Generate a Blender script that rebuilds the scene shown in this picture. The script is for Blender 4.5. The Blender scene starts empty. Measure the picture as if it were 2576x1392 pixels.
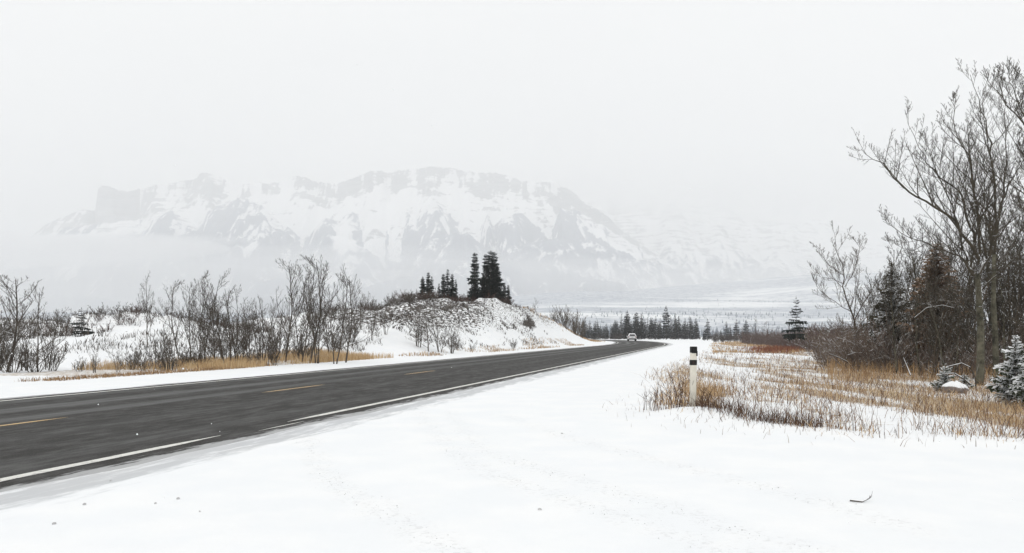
import bpy, math, random
import numpy as np
from mathutils import Vector, Matrix

SC = bpy.context.scene
COL = SC.collection
R = math.radians

# ------------------------------------------------------------------ camera
EYE, F, W, HZ = 1.4, 1945.0, 2575.0, 844.0      # eye height; focal length and horizon row in photo pixels (2575 wide)
cam = bpy.data.cameras.new('camera')
cam.sensor_width = 36; cam.lens = 36 * F / W; cam.shift_y = (HZ - 696) / W
cam.clip_start = 0.1; cam.clip_end = 60000
camo = bpy.data.objects.new('camera', cam); COL.objects.link(camo)
camo.location = (0, 0, EYE); camo.rotation_euler = (R(90), 0, 0)
SC.camera = camo

# ------------------------------------------------------------------ world, sun, exposure
world = bpy.data.worlds.new('World'); SC.world = world; world.use_nodes = True
nt = world.node_tree; nt.nodes.clear()
wo = nt.nodes.new('ShaderNodeOutputWorld'); bg = nt.nodes.new('ShaderNodeBackground')
sky = nt.nodes.new('ShaderNodeTexSky'); sky.sky_type = 'NISHITA'; sky.sun_disc = False
SUN_EL, SUN_ROT = R(48), R(200)
sky.sun_elevation = SUN_EL; sky.sun_rotation = SUN_ROT; sky.dust_density = 3
tc = nt.nodes.new('ShaderNodeTexCoord'); mp = nt.nodes.new('ShaderNodeMapping'); mp.inputs['Scale'].default_value = (1.2, 1.2, 4)
nz = nt.nodes.new('ShaderNodeTexNoise'); nz.inputs['Scale'].default_value = 1.6; nz.inputs['Detail'].default_value = 6
cr = nt.nodes.new('ShaderNodeValToRGB')
cr.color_ramp.elements[0].position = .3; cr.color_ramp.elements[0].color = (9.6, 9.65, 9.65, 1)
cr.color_ramp.elements[1].position = .7; cr.color_ramp.elements[1].color = (10.15, 10.15, 10.05, 1)
mx = nt.nodes.new('ShaderNodeMix'); mx.data_type = 'RGBA'; mx.inputs[0].default_value = .97     # 97 % cloud cover
nt.links.new(tc.outputs['Generated'], mp.inputs['Vector']); nt.links.new(mp.outputs[0], nz.inputs['Vector'])
nt.links.new(nz.outputs['Fac'], cr.inputs['Fac'])
nt.links.new(sky.outputs[0], mx.inputs[6]); nt.links.new(cr.outputs['Color'], mx.inputs[7])
nt.links.new(mx.outputs[2], bg.inputs['Color']); bg.inputs['Strength'].default_value = .1
nt.links.new(bg.outputs[0], wo.inputs['Surface'])
sl = bpy.data.lights.new('sun', 'SUN'); sl.energy = 0.65; sl.angle = R(25); sl.color = (1, .97, .93)
so = bpy.data.objects.new('sun', sl); COL.objects.link(so)
so.rotation_euler = (R(90) - SUN_EL, 0, R(180) - SUN_ROT)
SC.view_settings.view_transform = 'Standard'; SC.view_settings.look = 'None'
SC.view_settings.exposure = 0.04; SC.view_settings.gamma = 1
SC.view_settings.use_curve_mapping = False
SC.render.engine = 'CYCLES'
SC.cycles.use_denoising = True; SC.cycles.denoising_prefilter = 'ACCURATE'; SC.cycles.adaptive_threshold = .004
SC.cycles.max_bounces = 10; SC.cycles.volume_bounces = 8; SC.cycles.diffuse_bounces = 3

# ------------------------------------------------------------------ helpers
def tag(o, label=None, cat=None, group=None, kind=None):
    if label: o['label'] = label
    if cat: o['category'] = cat
    if group: o['group'] = group
    if kind: o['kind'] = kind
    return o

def empty(name, loc, rz=0, scale=1):
    o = bpy.data.objects.new(name, None); COL.objects.link(o)
    o.location = loc; o.rotation_euler = (0, 0, rz); o.scale = (scale,) * 3
    o.empty_display_size = .2
    return o

def copy_tree(o, parent=None):
    c = o.copy(); COL.objects.link(c); c.parent = parent
    for ch in o.children: copy_tree(ch, c)
    return c

def mesh_np(name, v, f, mat=None, attrs=None, smooth=False):
    """v (N,3); f: list of int arrays (M,k)"""
    me = bpy.data.meshes.new(name)
    v = np.asarray(v, np.float32)
    if not isinstance(f, (list, tuple)): f = [f]
    f = [np.asarray(a, np.int32) for a in f if len(a)]
    me.vertices.add(len(v)); me.vertices.foreach_set('co', v.ravel())
    nl = sum(a.size for a in f); npoly = sum(len(a) for a in f)
    me.loops.add(nl); me.polygons.add(npoly)
    me.loops.foreach_set('vertex_index', np.concatenate([a.ravel() for a in f]))
    tot = np.concatenate([np.full(len(a), a.shape[1], np.int32) for a in f])
    st = np.concatenate([[0], np.cumsum(tot)[:-1]]).astype(np.int32)
    me.polygons.foreach_set('loop_start', st); me.polygons.foreach_set('loop_total', tot)
    me.polygons.foreach_set('use_smooth', np.full(npoly, smooth, bool))
    for k, a in (attrs or {}).items():
        at_ = me.attributes.new(k, 'FLOAT', 'POINT'); at_.data.foreach_set('value', np.asarray(a, np.float32))
    me.update(); me.validate()
    if mat: me.materials.append(mat)
    return me

def ob(name, me, parent=None, loc=None):
    o = bpy.data.objects.new(name, me); COL.objects.link(o)
    if parent: o.parent = parent
    if loc is not None: o.location = loc
    return o

def _hash(ix, iy, seed):
    n = (ix.astype(np.int64) * 374761393 + iy.astype(np.int64) * 668265263 + seed * 1274126177) & 0x7fffffff
    n = ((n ^ (n >> 13)) * 1274126177) & 0x7fffffff
    n = n ^ (n >> 16)
    return (n & 0xffff) / 65535.0

def vnoise(x, y, seed=0):
    x = np.asarray(x, float); y = np.asarray(y, float)
    ix = np.floor(x); iy = np.floor(y); fx = x - ix; fy = y - iy
    fx = fx * fx * fx * (fx * (fx * 6 - 15) + 10); fy = fy * fy * fy * (fy * (fy * 6 - 15) + 10)
    a = _hash(ix, iy, seed); b = _hash(ix + 1, iy, seed); c = _hash(ix, iy + 1, seed); d = _hash(ix + 1, iy + 1, seed)
    return (a * (1 - fx) + b * fx) * (1 - fy) + (c * (1 - fx) + d * fx) * fy

def fbm(x, y, o=4, seed=0):
    s = 0; a = .5; t = 0
    for i in range(o):
        s = s + a * vnoise(x * 2 ** i + 17.3 * i, y * 2 ** i - 9.1 * i, seed + i); t += a; a *= .5
    return s / t

def ridged(x, y, o=4, seed=0):
    s = 0; a = .5; t = 0
    for i in range(o):
        s = s + a * (1 - np.abs(2 * vnoise(x * 2 ** i + 3.7 * i, y * 2 ** i + 5.1 * i, seed + i) - 1)); t += a; a *= .55
    return s / t

def sstep(a, b, x):
    t = np.clip((x - a) / (b - a), 0, 1); return t * t * (3 - 2 * t)

def px(u, d): return (u - W / 2) / F * d
def pz(v, d): return EYE + (HZ - v) / F * d

def polydist(P, x, y):
    """distance, signed side (+ = right), param index to polyline P (n,2)"""
    x = np.asarray(x, float); y = np.asarray(y, float)
    best = np.full(x.shape, 1e18); side = np.zeros(x.shape); par = np.zeros(x.shape)
    for i in range(len(P) - 1):
        ax, ay = P[i]; bx, by = P[i + 1]; dx, dy = bx - ax, by - ay; L2 = dx * dx + dy * dy
        t = np.clip(((x - ax) * dx + (y - ay) * dy) / L2, 0, 1)
        qx = x - ax - t * dx; qy = y - ay - t * dy; d2 = qx * qx + qy * qy
        m = d2 < best
        best = np.where(m, d2, best); side = np.where(m, np.sign(qx * dy - qy * dx), side); par = np.where(m, i + t, par)
    return np.sqrt(best), side, par

# ------------------------------------------------------------------ materials
class NB:
    def __init__(s, name):
        s.m = bpy.data.materials.new(name); s.m.use_nodes = True; s.t = s.m.node_tree
        s.b = s.t.nodes['Principled BSDF']; s.b.inputs['Roughness'].default_value = .8
        s.b.inputs['Specular IOR Level'].default_value = .25
    def n(s, ty, **k):
        x = s.t.nodes.new('ShaderNode' + ty)
        for a, b in k.items(): setattr(x, a, b)
        return x
    def l(s, a, b): s.t.links.new(a, b)
    def attr(s, name): a = s.n('Attribute'); a.attribute_name = name; return a.outputs['Fac']
    def pos(s, scale=(1, 1, 1), obj=False):
        g = s.n('TexCoord').outputs['Object'] if obj else s.n('NewGeometry').outputs['Position']
        m = s.n('Mapping'); m.inputs['Scale'].default_value = scale; s.l(g, m.inputs['Vector']); return m.outputs[0]
    def alongroad(s, across, along):
        m = s.n('Mapping'); m.vector_type = 'TEXTURE'; m.inputs['Rotation'].default_value = (0, 0, -math.atan(.259)); m.inputs['Scale'].default_value = (1 / across, 1 / along, 1)
        s.l(s.n('NewGeometry').outputs['Position'], m.inputs['Vector']); return m.outputs[0]
    def noise(s, scale, detail=4, rough=.55, vec=None):
        x = s.n('TexNoise'); x.inputs['Scale'].default_value = scale; x.inputs['Detail'].default_value = detail
        x.inputs['Roughness'].default_value = rough
        s.l(vec if vec else s.pos(), x.inputs['Vector']); return x.outputs['Fac']
    def ramp(s, fac, stops):
        r = s.n('ValToRGB'); e = r.color_ramp.elements
        while len(e) < len(stops): e.new(.5)
        for i, (p, c) in enumerate(stops):
            e[i].position = p; e[i].color = (*c, 1) if isinstance(c, tuple) else (c, c, c, 1)
        s.l(fac, r.inputs['Fac']); return r.outputs['Color']
    def mix(s, fac, a, b):
        m = s.n('Mix'); m.data_type = 'RGBA'
        for v, i in ((fac, 0), (a, 6), (b, 7)):
            if isinstance(v, (int, float)): m.inputs[i].default_value = v
            elif isinstance(v, tuple): m.inputs[i].default_value = (*v, 1)
            else: s.l(v, m.inputs[i])
        return m.outputs[2]
    def math(s, op, a, b=0.0, c=None, clamp=False):
        m = s.n('Math'); m.operation = op; m.use_clamp = clamp
        for v, i in ((a, 0), (b, 1), (c, 2)):
            if v is None: continue
            if isinstance(v, (int, float)): m.inputs[i].default_value = v
            else: s.l(v, m.inputs[i])
        return m.outputs[0]
    def band(s, x, lo, hi):
        m = s.n('MapRange'); m.interpolation_type = 'SMOOTHSTEP'
        s.l(x, m.inputs[0]); m.inputs[1].default_value = lo; m.inputs[2].default_value = hi
        return m.outputs[0]
    def col(s, c):
        if isinstance(c, tuple): s.b.inputs['Base Color'].default_value = (*c, 1)
        else: s.l(c, s.b.inputs['Base Color'])
    def bump(s, h, strength=.5, dist=.05):
        b = s.n('Bump'); b.inputs['Strength'].default_value = strength; b.inputs['Distance'].default_value = dist
        s.l(h, b.inputs['Height']); s.l(b.outputs[0], s.b.inputs['Normal'])

SNOW = (.86, .875, .885)
def plain(name, c, rough=.6, var=.25, sc=8):
    k = NB(name); k.b.inputs['Roughness'].default_value = rough
    lo = tuple(x * (1 - var) for x in c); hi = tuple(min(1, x * (1 + var)) for x in c)
    k.col(k.ramp(k.noise(sc, 4, vec=k.pos(obj=True)), [(.3, lo), (.7, hi)])); return k.m

def mat_bark(name, lo, hi, snow=.0, snowsc=3.0):
    k = NB(name); n1 = k.noise(3.5, 6, .75)
    c = k.ramp(n1, [(.35, lo), (.65, hi)])
    if snow > 0:
        g = k.n('NewGeometry'); sx = k.n('SeparateXYZ'); k.l(g.outputs['True Normal'], sx.inputs[0])
        up = k.band(sx.outputs['Z'], .35, .75)
        nn = k.band(k.noise(snowsc, 3), .62 - .35 * snow, .66 - .35 * snow)
        c = k.mix(k.math('MULTIPLY', up, nn), c, SNOW)
    k.col(c); return k.m

M_bark = mat_bark('dark_bark', (.036, .03, .025), (.11, .092, .074), .45)
M_pop = mat_bark('dark_olive_twigs', (.028, .024, .018), (.085, .070, .050), .38, 7)
M_barkr = mat_bark('red_brown_twigs', (.05, .03, .025), (.10, .062, .048), .2)
M_barkg = mat_bark('grey_poplar_bark', (.022, .021, .015), (.15, .14, .10), .55, 7)
M_barkt = mat_bark('olive_brown_twigs', (.045, .036, .027), (.12, .092, .064), .66, 9)
M_stick = mat_bark('dead_stick', (.035, .03, .025), (.10, .08, .06), .6)
M_needle = mat_bark('spruce_needles', (.008, .012, .011), (.022, .03, .026), .0)
M_needlefar = mat_bark('far_spruce_needles', (.008, .011, .013), (.022, .028, .03), .04)
M_needlesn = mat_bark('snowy_spruce_needles', (.022, .03, .016), (.065, .078, .042), .5, 9)
M_needlebr = mat_bark('brown_dying_needles', (.12, .075, .048), (.25, .165, .105), .15, 9)
M_needleol = mat_bark('olive_dying_needles', (.03, .028, .018), (.085, .07, .042), .4, 5)

k = NB('loose_snow'); k.col(SNOW); M_snow = k.m

def m_tinted(name, cols, snow=0):
    k = NB(name); c = k.ramp(k.attr('tint'), cols)
    if snow: c = k.mix(k.math('MULTIPLY', k.attr('tip'), snow), c, SNOW)
    k.col(c); return k.m
M_grass = m_tinted('dry_grass', [(0, (.13, .075, .045)), (.25, (.28, .175, .09)), (.55, (.48, .32, .165)), (.8, (.6, .44, .25)), (1, (.68, .56, .38))])
M_weed = m_tinted('dry_weed_stalks', [(0, (.05, .03, .022)), (.5, (.14, .08, .05)), (1, (.3, .19, .11))])
M_scrub = m_tinted('dark_scrub', [(0, (.02, .018, .017)), (.5, (.06, .05, .043)), (1, (.15, .12, .1))])

# snow ground
k = NB('snow_ground'); k.b.inputs['Roughness'].default_value = .75
fine = k.noise(14, 6, .6); mid = k.noise(1.3, 5)
snow = k.mix(k.band(mid, .35, .7), (.835, .855, .872), (.875, .885, .89))
dirt = k.attr('dirt'); soil = k.attr('soil'); slush = k.attr('slush'); trk = k.attr('track')
n1 = k.noise(3.4, 7, .7, k.pos((.9, .8, 2.2)))
thr = k.math('SUBTRACT', k.math('ADD', n1, k.math('MULTIPLY', soil, .42)), .78)
fs = k.band(thr, 0.0, .03)
soilc = k.ramp(k.noise(3.5, 4), [(.3, (.018, .016, .014)), (.7, (.085, .068, .055))])
c = k.mix(fs, snow, soilc)
nd = k.noise(4.5, 7, .75); thd = k.math('SUBTRACT', k.math('ADD', nd, k.math('MULTIPLY', dirt, .30)), .72)
dc = k.ramp(k.noise(5, 4), [(.3, (.22, .15, .09)), (.7, (.50, .38, .23))])
c = k.mix(k.math('MULTIPLY', k.band(thd, 0, .1), .72), c, dc)
ns = k.noise(1.0, 7, .72, k.alongroad(5.0, .8))       # wind-drawn slush streaks beside the asphalt
ths = k.math('SUBTRACT', k.math('ADD', ns, k.math('MULTIPLY', slush, .5)), .78)
c = k.mix(k.math('MULTIPLY', k.band(ths, 0, .22), .62), c, (.36, .37, .385))
ntk = k.noise(22, 4, .7)
tf = k.math('MULTIPLY', trk, k.band(ntk, .52, .66))
c = k.mix(k.math('MULTIPLY', tf, .35), c, (.5, .5, .5))
k.col(c)
hgt = k.math('ADD', k.math('MULTIPLY', fine, .25), k.math('ADD', k.noise(3, 4), k.math('MULTIPLY', tf, .7)))
k.bump(hgt, .22, .05); M_ground = k.m

# asphalt
k = NB('wet_asphalt'); k.b.inputs['Roughness'].default_value = .9; k.b.inputs['Specular IOR Level'].default_value = .12
rd = k.attr('rd'); al = k.attr('along')
cv = k.n('CombineXYZ'); k.l(k.math('MULTIPLY', rd, 2.2), cv.inputs[0]); k.l(k.math('MULTIPLY', al, .05), cv.inputs[1])
st = k.n('TexNoise'); st.inputs['Scale'].default_value = 1.0; st.inputs['Detail'].default_value = 6; st.inputs['Roughness'].default_value = .7
k.l(cv.outputs[0], st.inputs['Vector']); st = st.outputs['Fac']
grain = k.noise(55, 3, .7)
base = k.ramp(grain, [(.3, (.014, .0135, .013)), (.72, (.078, .0755, .072))])
patch = k.noise(.8, 5)
def strip(c0, w):   # light band of packed snow dust centred at c0
    return k.math('SUBTRACT', 1, k.band(k.math('ABSOLUTE', k.math('SUBTRACT', rd, c0)), w * .3, w), clamp=True)
s_ = k.math('MULTIPLY', strip(-2.05, .55), .9)
s_ = k.math('MAXIMUM', s_, k.math('MULTIPLY', strip(-.65, .45), .75))
s_ = k.math('MAXIMUM', s_, k.math('MULTIPLY', strip(-3.55, .35), .7))
s_ = k.math('MAXIMUM', s_, k.math('MULTIPLY', strip(3.3, .4), .3))
s_ = k.math('MAXIMUM', s_, k.math('MULTIPLY', strip(1.5, .5), .22))
far = k.band(al, 40, 160)
s_ = k.math('MULTIPLY', s_, k.math('ADD', .95, k.math('MULTIPLY', far, .6)))
dust = k.math('MULTIPLY', k.math('MULTIPLY', s_, k.band(st, .25, .75)), .75)
c = k.mix(k.math('MULTIPLY', dust, .6), base, (.34, .35, .35))
gen = k.math('MULTIPLY', k.band(k.math('ADD', k.math('MULTIPLY', st, .6), k.math('MULTIPLY', patch, .4)), .5, .72), .10)
c = k.mix(k.math('MULTIPLY', gen, 1.6), c, (.30, .31, .31))
mot = k.noise(1.0, 7, .78, k.alongroad(4.5, 1.0))
c = k.mix(k.math('MULTIPLY', k.band(mot, .42, .68), .5), c, (.16, .16, .157))
edge = k.math('MAXIMUM', k.band(rd, 4.05, 4.75), k.band(k.math('MULTIPLY', rd, -1), 4.2, 4.6))
en = k.noise(1.0, 7, .72, k.alongroad(7, 1.1))
ef = k.band(k.math('SUBTRACT', k.math('ADD', k.math('MULTIPLY', edge, .42), en), .64), 0, .14)
c = k.mix(k.math('MULTIPLY', ef, .55), c, (.7, .71, .72))
sp = k.band(k.noise(9, 2, .5), .78, .8)
c = k.mix(k.math('MULTIPLY', sp, .5), c, SNOW)
k.col(c); k.bump(grain, .4, .01); M_asph = k.m

def paint(name, c, wear):
    k = NB(name); k.b.inputs['Roughness'].default_value = .6
    w = k.band(k.noise(7, 6, .75, k.pos((1, 3, 1))), wear, wear + .12)
    k.col(k.mix(w, c, (.11, .105, .1))); return k.m
M_white = paint('white_road_paint', (.70, .695, .655), .53)
M_yellow = paint('yellow_road_paint', (.60, .42, .20), .52)

# far snow land and mountains
k = NB('far_valley_snow')
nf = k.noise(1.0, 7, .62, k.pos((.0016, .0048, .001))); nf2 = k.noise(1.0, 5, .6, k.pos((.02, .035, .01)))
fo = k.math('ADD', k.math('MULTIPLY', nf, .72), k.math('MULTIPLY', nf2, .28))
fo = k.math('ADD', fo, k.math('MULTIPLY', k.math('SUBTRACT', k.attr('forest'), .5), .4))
sp_ = k.band(k.noise(1.0, 6, .75, k.pos((.05, .07, .02))), .42, .6)
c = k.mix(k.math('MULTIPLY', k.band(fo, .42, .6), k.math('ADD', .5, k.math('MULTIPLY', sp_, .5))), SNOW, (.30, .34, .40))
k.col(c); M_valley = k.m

k = NB('mountain_rock_and_snow'); k.b.inputs['Specular IOR Level'].default_value = .1
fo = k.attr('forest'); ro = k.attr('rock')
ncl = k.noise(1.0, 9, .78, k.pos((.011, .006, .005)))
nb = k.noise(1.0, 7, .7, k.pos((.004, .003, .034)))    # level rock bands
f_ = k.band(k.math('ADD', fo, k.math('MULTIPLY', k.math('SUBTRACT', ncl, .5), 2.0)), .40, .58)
r_ = k.band(k.math('ADD', ro, k.math('MULTIPLY', k.math('SUBTRACT', k.math('ADD', k.math('MULTIPLY', nb, .65), k.math('MULTIPLY', ncl, .35)), .5), 2.8)), .45, .7)
rc = k.ramp(nb, [(.35, (.18, .19, .205)), (.65, (.38, .385, .39))])
c = k.mix(r_, (.9, .905, .91), rc)
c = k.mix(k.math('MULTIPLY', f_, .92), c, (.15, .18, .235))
k.col(c); M_mount = k.m

# ------------------------------------------------------------------ haze
hz = NB('snowy_air'); hz.t.nodes.remove(hz.b)
pv = hz.n('VolumePrincipled'); pv.inputs['Color'].default_value = (.994, .998, 1, 1)
pv.inputs['Density'].default_value = 1 / 4100.0; pv.inputs['Anisotropy'].default_value = 0.0
hz.l(pv.outputs[0], hz.t.nodes['Material Output'].inputs['Volume'])
X, Y0, Y1, Z0, Z1 = 14000, -400, 15500, -4, 1950
v = [(x, y, z) for x in (-X, X) for y in (Y0, Y1) for z in (Z0, Z1)]
f = [(0, 1, 3, 2), (4, 6, 7, 5), (0, 4, 5, 1), (2, 3, 7, 6), (0, 2, 6, 4), (1, 5, 7, 3)]
o = ob('haze', mesh_np('haze', v, np.array(f), hz.m)); tag(o, 'thin snowy air between the viewer and the mountains', None, None, 'stuff')

# ------------------------------------------------------------------ road centreline
cl = [(-40, -60), (-11 - .259 * 20, -20)] + [(-11 + .259 * d, d) for d in range(-10, 115, 10)] + \
     [(21.6, 130), (24.6, 150), (26.9, 170), (28.3, 194), (28.2, 220), (25.8, 250), (20, 280), (10, 310), (-5, 340), (-26, 368), (-60, 395), (-110, 410)]
def catmull(P, n):
    P = np.array(P, float); out = []
    Q = np.vstack([2 * P[0] - P[1], P, 2 * P[-1] - P[-2]])
    for i in range(1, len(Q) - 2):
        p0, p1, p2, p3 = Q[i - 1:i + 3]
        for t in np.arange(n) / n:
            out.append(.5 * ((2 * p1) + (-p0 + p2) * t + (2 * p0 - 5 * p1 + 4 * p2 - p3) * t * t + (-p0 + 3 * p1 - 3 * p2 + p3) * t ** 3))
    out.append(P[-1]); return np.array(out)
CL = catmull(cl, 3)
arc = np.concatenate([[0], np.cumsum(np.hypot(*np.diff(CL, axis=0).T))])
s0 = np.interp(0, CL[:, 1], arc)                          # arc length where the road passes abreast of the viewer
def road_rd(x, y):
    d, s, p = polydist(CL[::2], x, y); return d * s
def road_pt(s, off):
    s = np.asarray(s, float) + s0
    x = np.interp(s, arc, CL[:, 0]); y = np.interp(s, arc, CL[:, 1])
    x2 = np.interp(s + .5, arc, CL[:, 0]); y2 = np.interp(s + .5, arc, CL[:, 1])
    dx, dy = x2 - x, y2 - y; L = np.hypot(dx, dy) + 1e-9
    return x + off * dy / L, y - off * dx / L

# ------------------------------------------------------------------ terrain height
def crest(L):  # (u, v, d, width) -> x, y, z, w
    return np.array([(px(u, d), d, pz(v, d), w) for u, v, d, w in L])
LEFT = crest([(-500, 800, 62, 22), (-150, 812, 56, 20), (42, 812, 50, 17), (110, 836, 48, 16), (168, 842, 47, 16), (230, 828, 49, 17), (290, 795, 52, 18),
              (367, 806, 54, 18), (455, 803, 56, 19), (530, 820, 57, 18), (594, 836, 58, 17), (650, 820, 60, 18), (734, 803, 63, 19),
              (839, 782, 68, 20), (900, 786, 72, 20), (960, 786, 76, 22)])
HILL = crest([(900, 790, 78, 20), (1000, 770, 82, 22), (1070, 758, 86, 26), (1130, 757, 90, 28), (1190, 757, 92, 30), (1240, 765, 98, 30),
              (1290, 783, 108, 27), (1345, 807, 122, 24), (1400, 828, 138, 20), (1450, 846, 156, 13), (1490, 856, 176, 8)])
KNOB1 = crest([(1015, 772, 74, 8), (1045, 768, 75, 8), (1070, 776, 78, 7)])
KNOB2 = crest([(1150, 770, 80, 9), (1185, 762, 81, 11), (1240, 770, 86, 10), (1300, 792, 97, 9)])
def ridge_h(P, x, y, pw=1.0):
    d, s, p = polydist(P[:, :2], x, y)
    i = np.clip(np.floor(p).astype(int), 0, len(P) - 2); t = p - i
    z = P[i, 2] * (1 - t) + P[i + 1, 2] * t; w = P[i, 3] * (1 - t) + P[i + 1, 3] * t
    q = np.clip(d / w, 0, 1)
    return z * (1 - q * q * (3 - 2 * q)) ** pw, q

FIELD = np.array([(3.3, 17.2), (2.75, 14.6), (3.0, 13.1), (3.45, 12.0), (4.0, 11.1), (5.2, 10.35), (6.7, 9.8), (12, 8.6), (30, 7), (80, 20), (130, 200),
                  (60, 215), (43, 165), (31, 120), (21, 82), (12.5, 52), (8.0, 37), (5.0, 27), (3.8, 21), (3.3, 17.2)])
def field_sd(x, y):   # positive inside
    d, _, _ = polydist(FIELD, x, y)
    c = np.zeros(np.shape(x), bool)
    for i in range(len(FIELD) - 1):
        (x1, y1), (x2, y2) = FIELD[i], FIELD[i + 1]
        m = ((y1 > y) != (y2 > y)) & (x < (x2 - x1) * (y - y1) / (y2 - y1 + 1e-12) + x1)
        c ^= m
    return np.where(c, d, -d)

POST = (px(1742, 13.5), 13.5)
def height(x, y, parts=False):
    x = np.asarray(x, float); y = np.asarray(y, float)
    rd = road_rd(x, y); ard = np.abs(rd)
    z = np.zeros_like(x)
    shoulder = sstep(4.35, 4.75, ard + .34 * (fbm(x * .08, y * .45, 3, 5) - .5) + .07 * (vnoise(x * .3, y * 2.2, 6) - .5))
    z += -.05 + .075 * shoulder
    lh, lq = ridge_h(LEFT, x, y, .85); hh, hq = ridge_h(HILL, x, y, .8)
    k1, _ = ridge_h(KNOB1, x, y, .6); k2, _ = ridge_h(KNOB2, x, y, .6)
    onleft = (rd < 0)
    away = sstep(7.5, 14, -rd) * onleft
    rough = (fbm(x * .35, y * .22, 4, 11) - .5) * 1.1 + (fbm(x * 1.1, y * .6, 3, 12) - .5) * .5
    hills = np.maximum(lh, hh); hills = np.maximum(hills, np.maximum(k1, k2))
    amp = np.clip(hills / 2.5, 0, 1)
    z += away * (hills + rough * amp * 1.15)
    back = sstep(0, 60, (y - 90) - x * .3) * onleft * sstep(8, 40, -rd)
    z += back * (fbm(x * .02, y * .02, 3, 21) - .6) * 3
    # right-hand side: open verge, then the weedy field
    sd = field_sd(x, y)
    onr = sstep(5, 8, rd)
    z += onr * (fbm(x * .25, y * .2, 3, 31) - .5) * .16 * sstep(0, 4, np.maximum(sd, 0) + 0)
    z += .05 * np.exp(-(sd / .45) ** 2) * sstep(16, 13, y) * onr
    g = np.exp(-(((x - POST[0] - .25) / 1.0) ** 2 + ((y - POST[1] + .35) / .55) ** 2)); z += .13 * g
    g2 = sstep(30, 60, x - .25 * y + 12) * sstep(25, 60, y); z += g2 * .9
    z += .02 * (fbm(x * .6, y * .6, 3, 41) - .5) * sstep(5, 7, ard)
    z += -1.5 * sstep(560, 1000, y)
    if parts: return z, rd, sd, amp, away, hq
    return z

def hz1(x, y): return float(height(np.array([x]), np.array([y]))[0])

TR = [[(1055, 1040), (1072, 1065), (1105, 1105), (1162, 1155), (1240, 1200), (1346, 1240), (1571, 1310), (1771, 1378), (2000, 1450)],
      [(1130, 1040), (1207, 1130), (1320, 1175), (1511, 1235), (1680, 1285), (1851, 1340), (2050, 1400)],
      [(780, 1110), (792, 1165), (835, 1215), (897, 1255), (990, 1310), (1122, 1385), (1300, 1480)],
      [(1270, 1050), (1370, 1085), (1500, 1125), (1660, 1165), (1850, 1215), (2060, 1270), (2300, 1340)]]
TRW = [catmull([(px(u, EYE * F / (v - HZ)), EYE * F / (v - HZ)) for u, v in T], 4) for T in TR]

NR, NC = 540, 600
yy = (np.exp(np.linspace(0, math.log(1606 / 3.0), NR))) * 3.0 - 6.0
ss = np.linspace(-1.05, 1.05, NC)
Yg, Sg = np.meshgrid(yy, ss, indexing='ij'); Xg = Sg * (Yg + 6.0)
zf, rd, sd, amp, away, hq = height(Xg.ravel(), Yg.ravel(), True)
xf, yf = Xg.ravel(), Yg.ravel()
idx = np.arange(NR * NC).reshape(NR, NC)
quads = np.stack([idx[:-1, :-1], idx[:-1, 1:], idx[1:, 1:], idx[1:, :-1]], -1).reshape(-1, 4)
soil = amp * away * sstep(.05, .5, zf) * (.35 + .65 * sstep(-16, -9, xf - .26 * yf + 15) * 0 + .25)
hillside = sstep(62, 70, yf) * sstep(-16, -11, xf) * away
soil = np.where(hillside > 0, (.05 * sstep(-3, -9, xf) * sstep(100, 85, yf) + amp * away) * (.68 + .12 * sstep(1.0, 3.6, zf)) , soil * .75)
soil *= .55 + .85 * fbm(xf * .12, yf * .09, 3, 51); soil = np.minimum(soil, .74)
for K_ in (KNOB1, KNOB2):
    dk_, sk_, pk_ = polydist(K_[:, :2], xf, yf); edge_ = 1.0 + .9 * fbm(xf * .5, yf * .3, 2, 57)
    soil = np.maximum(soil, .98 * sstep(edge_ - .3, edge_, dk_) * sstep(edge_ + 1.3, edge_ + .7, dk_) * (sk_ > 0) * sstep(.40, .56, fbm(xf * .35, yf * .2, 3, 58)))
dirt = sstep(-.6, 1.6, sd + 1.6 * (fbm(xf * .5, yf * .4, 3, 52) - .5)) * (.15 + .55 * fbm(xf * .18, yf * .12, 3, 53) + 1.1 * np.clip((.6 * fbm(xf * 1.5, yf * .22, 4, 81) + .4 * fbm(xf * .35, yf * .06, 2, 89) - .45) * 5, 0, 1))
lg = sstep(-11.5, -8.5, -np.abs(rd + 9.6)) * (rd < 0) * sstep(70, 45, yf) * .0
lgm = (rd < -8.6) & (rd > -14) & (yf > 26) & (yf < 47); dirt = np.where(lgm, .95, dirt); dirt = np.maximum(dirt, away * sstep(10, 20, yf - 120) * .25)
slush = np.exp(-((np.abs(rd) - 4.9) / .65) ** 2) * np.where(rd > 0, 1, .4)
tdist = np.min([polydist(T, xf, yf)[0] for T in TRW], axis=0)
track = np.exp(-(tdist / .16) ** 2) * sstep(16, 13, yf)
gme = mesh_np('ground', np.stack([xf, yf, zf], 1), quads, M_ground, {'soil': soil, 'dirt': dirt, 'slush': slush, 'track': track}, True)
tag(ob('ground', gme), None, None, None, 'structure')

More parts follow.
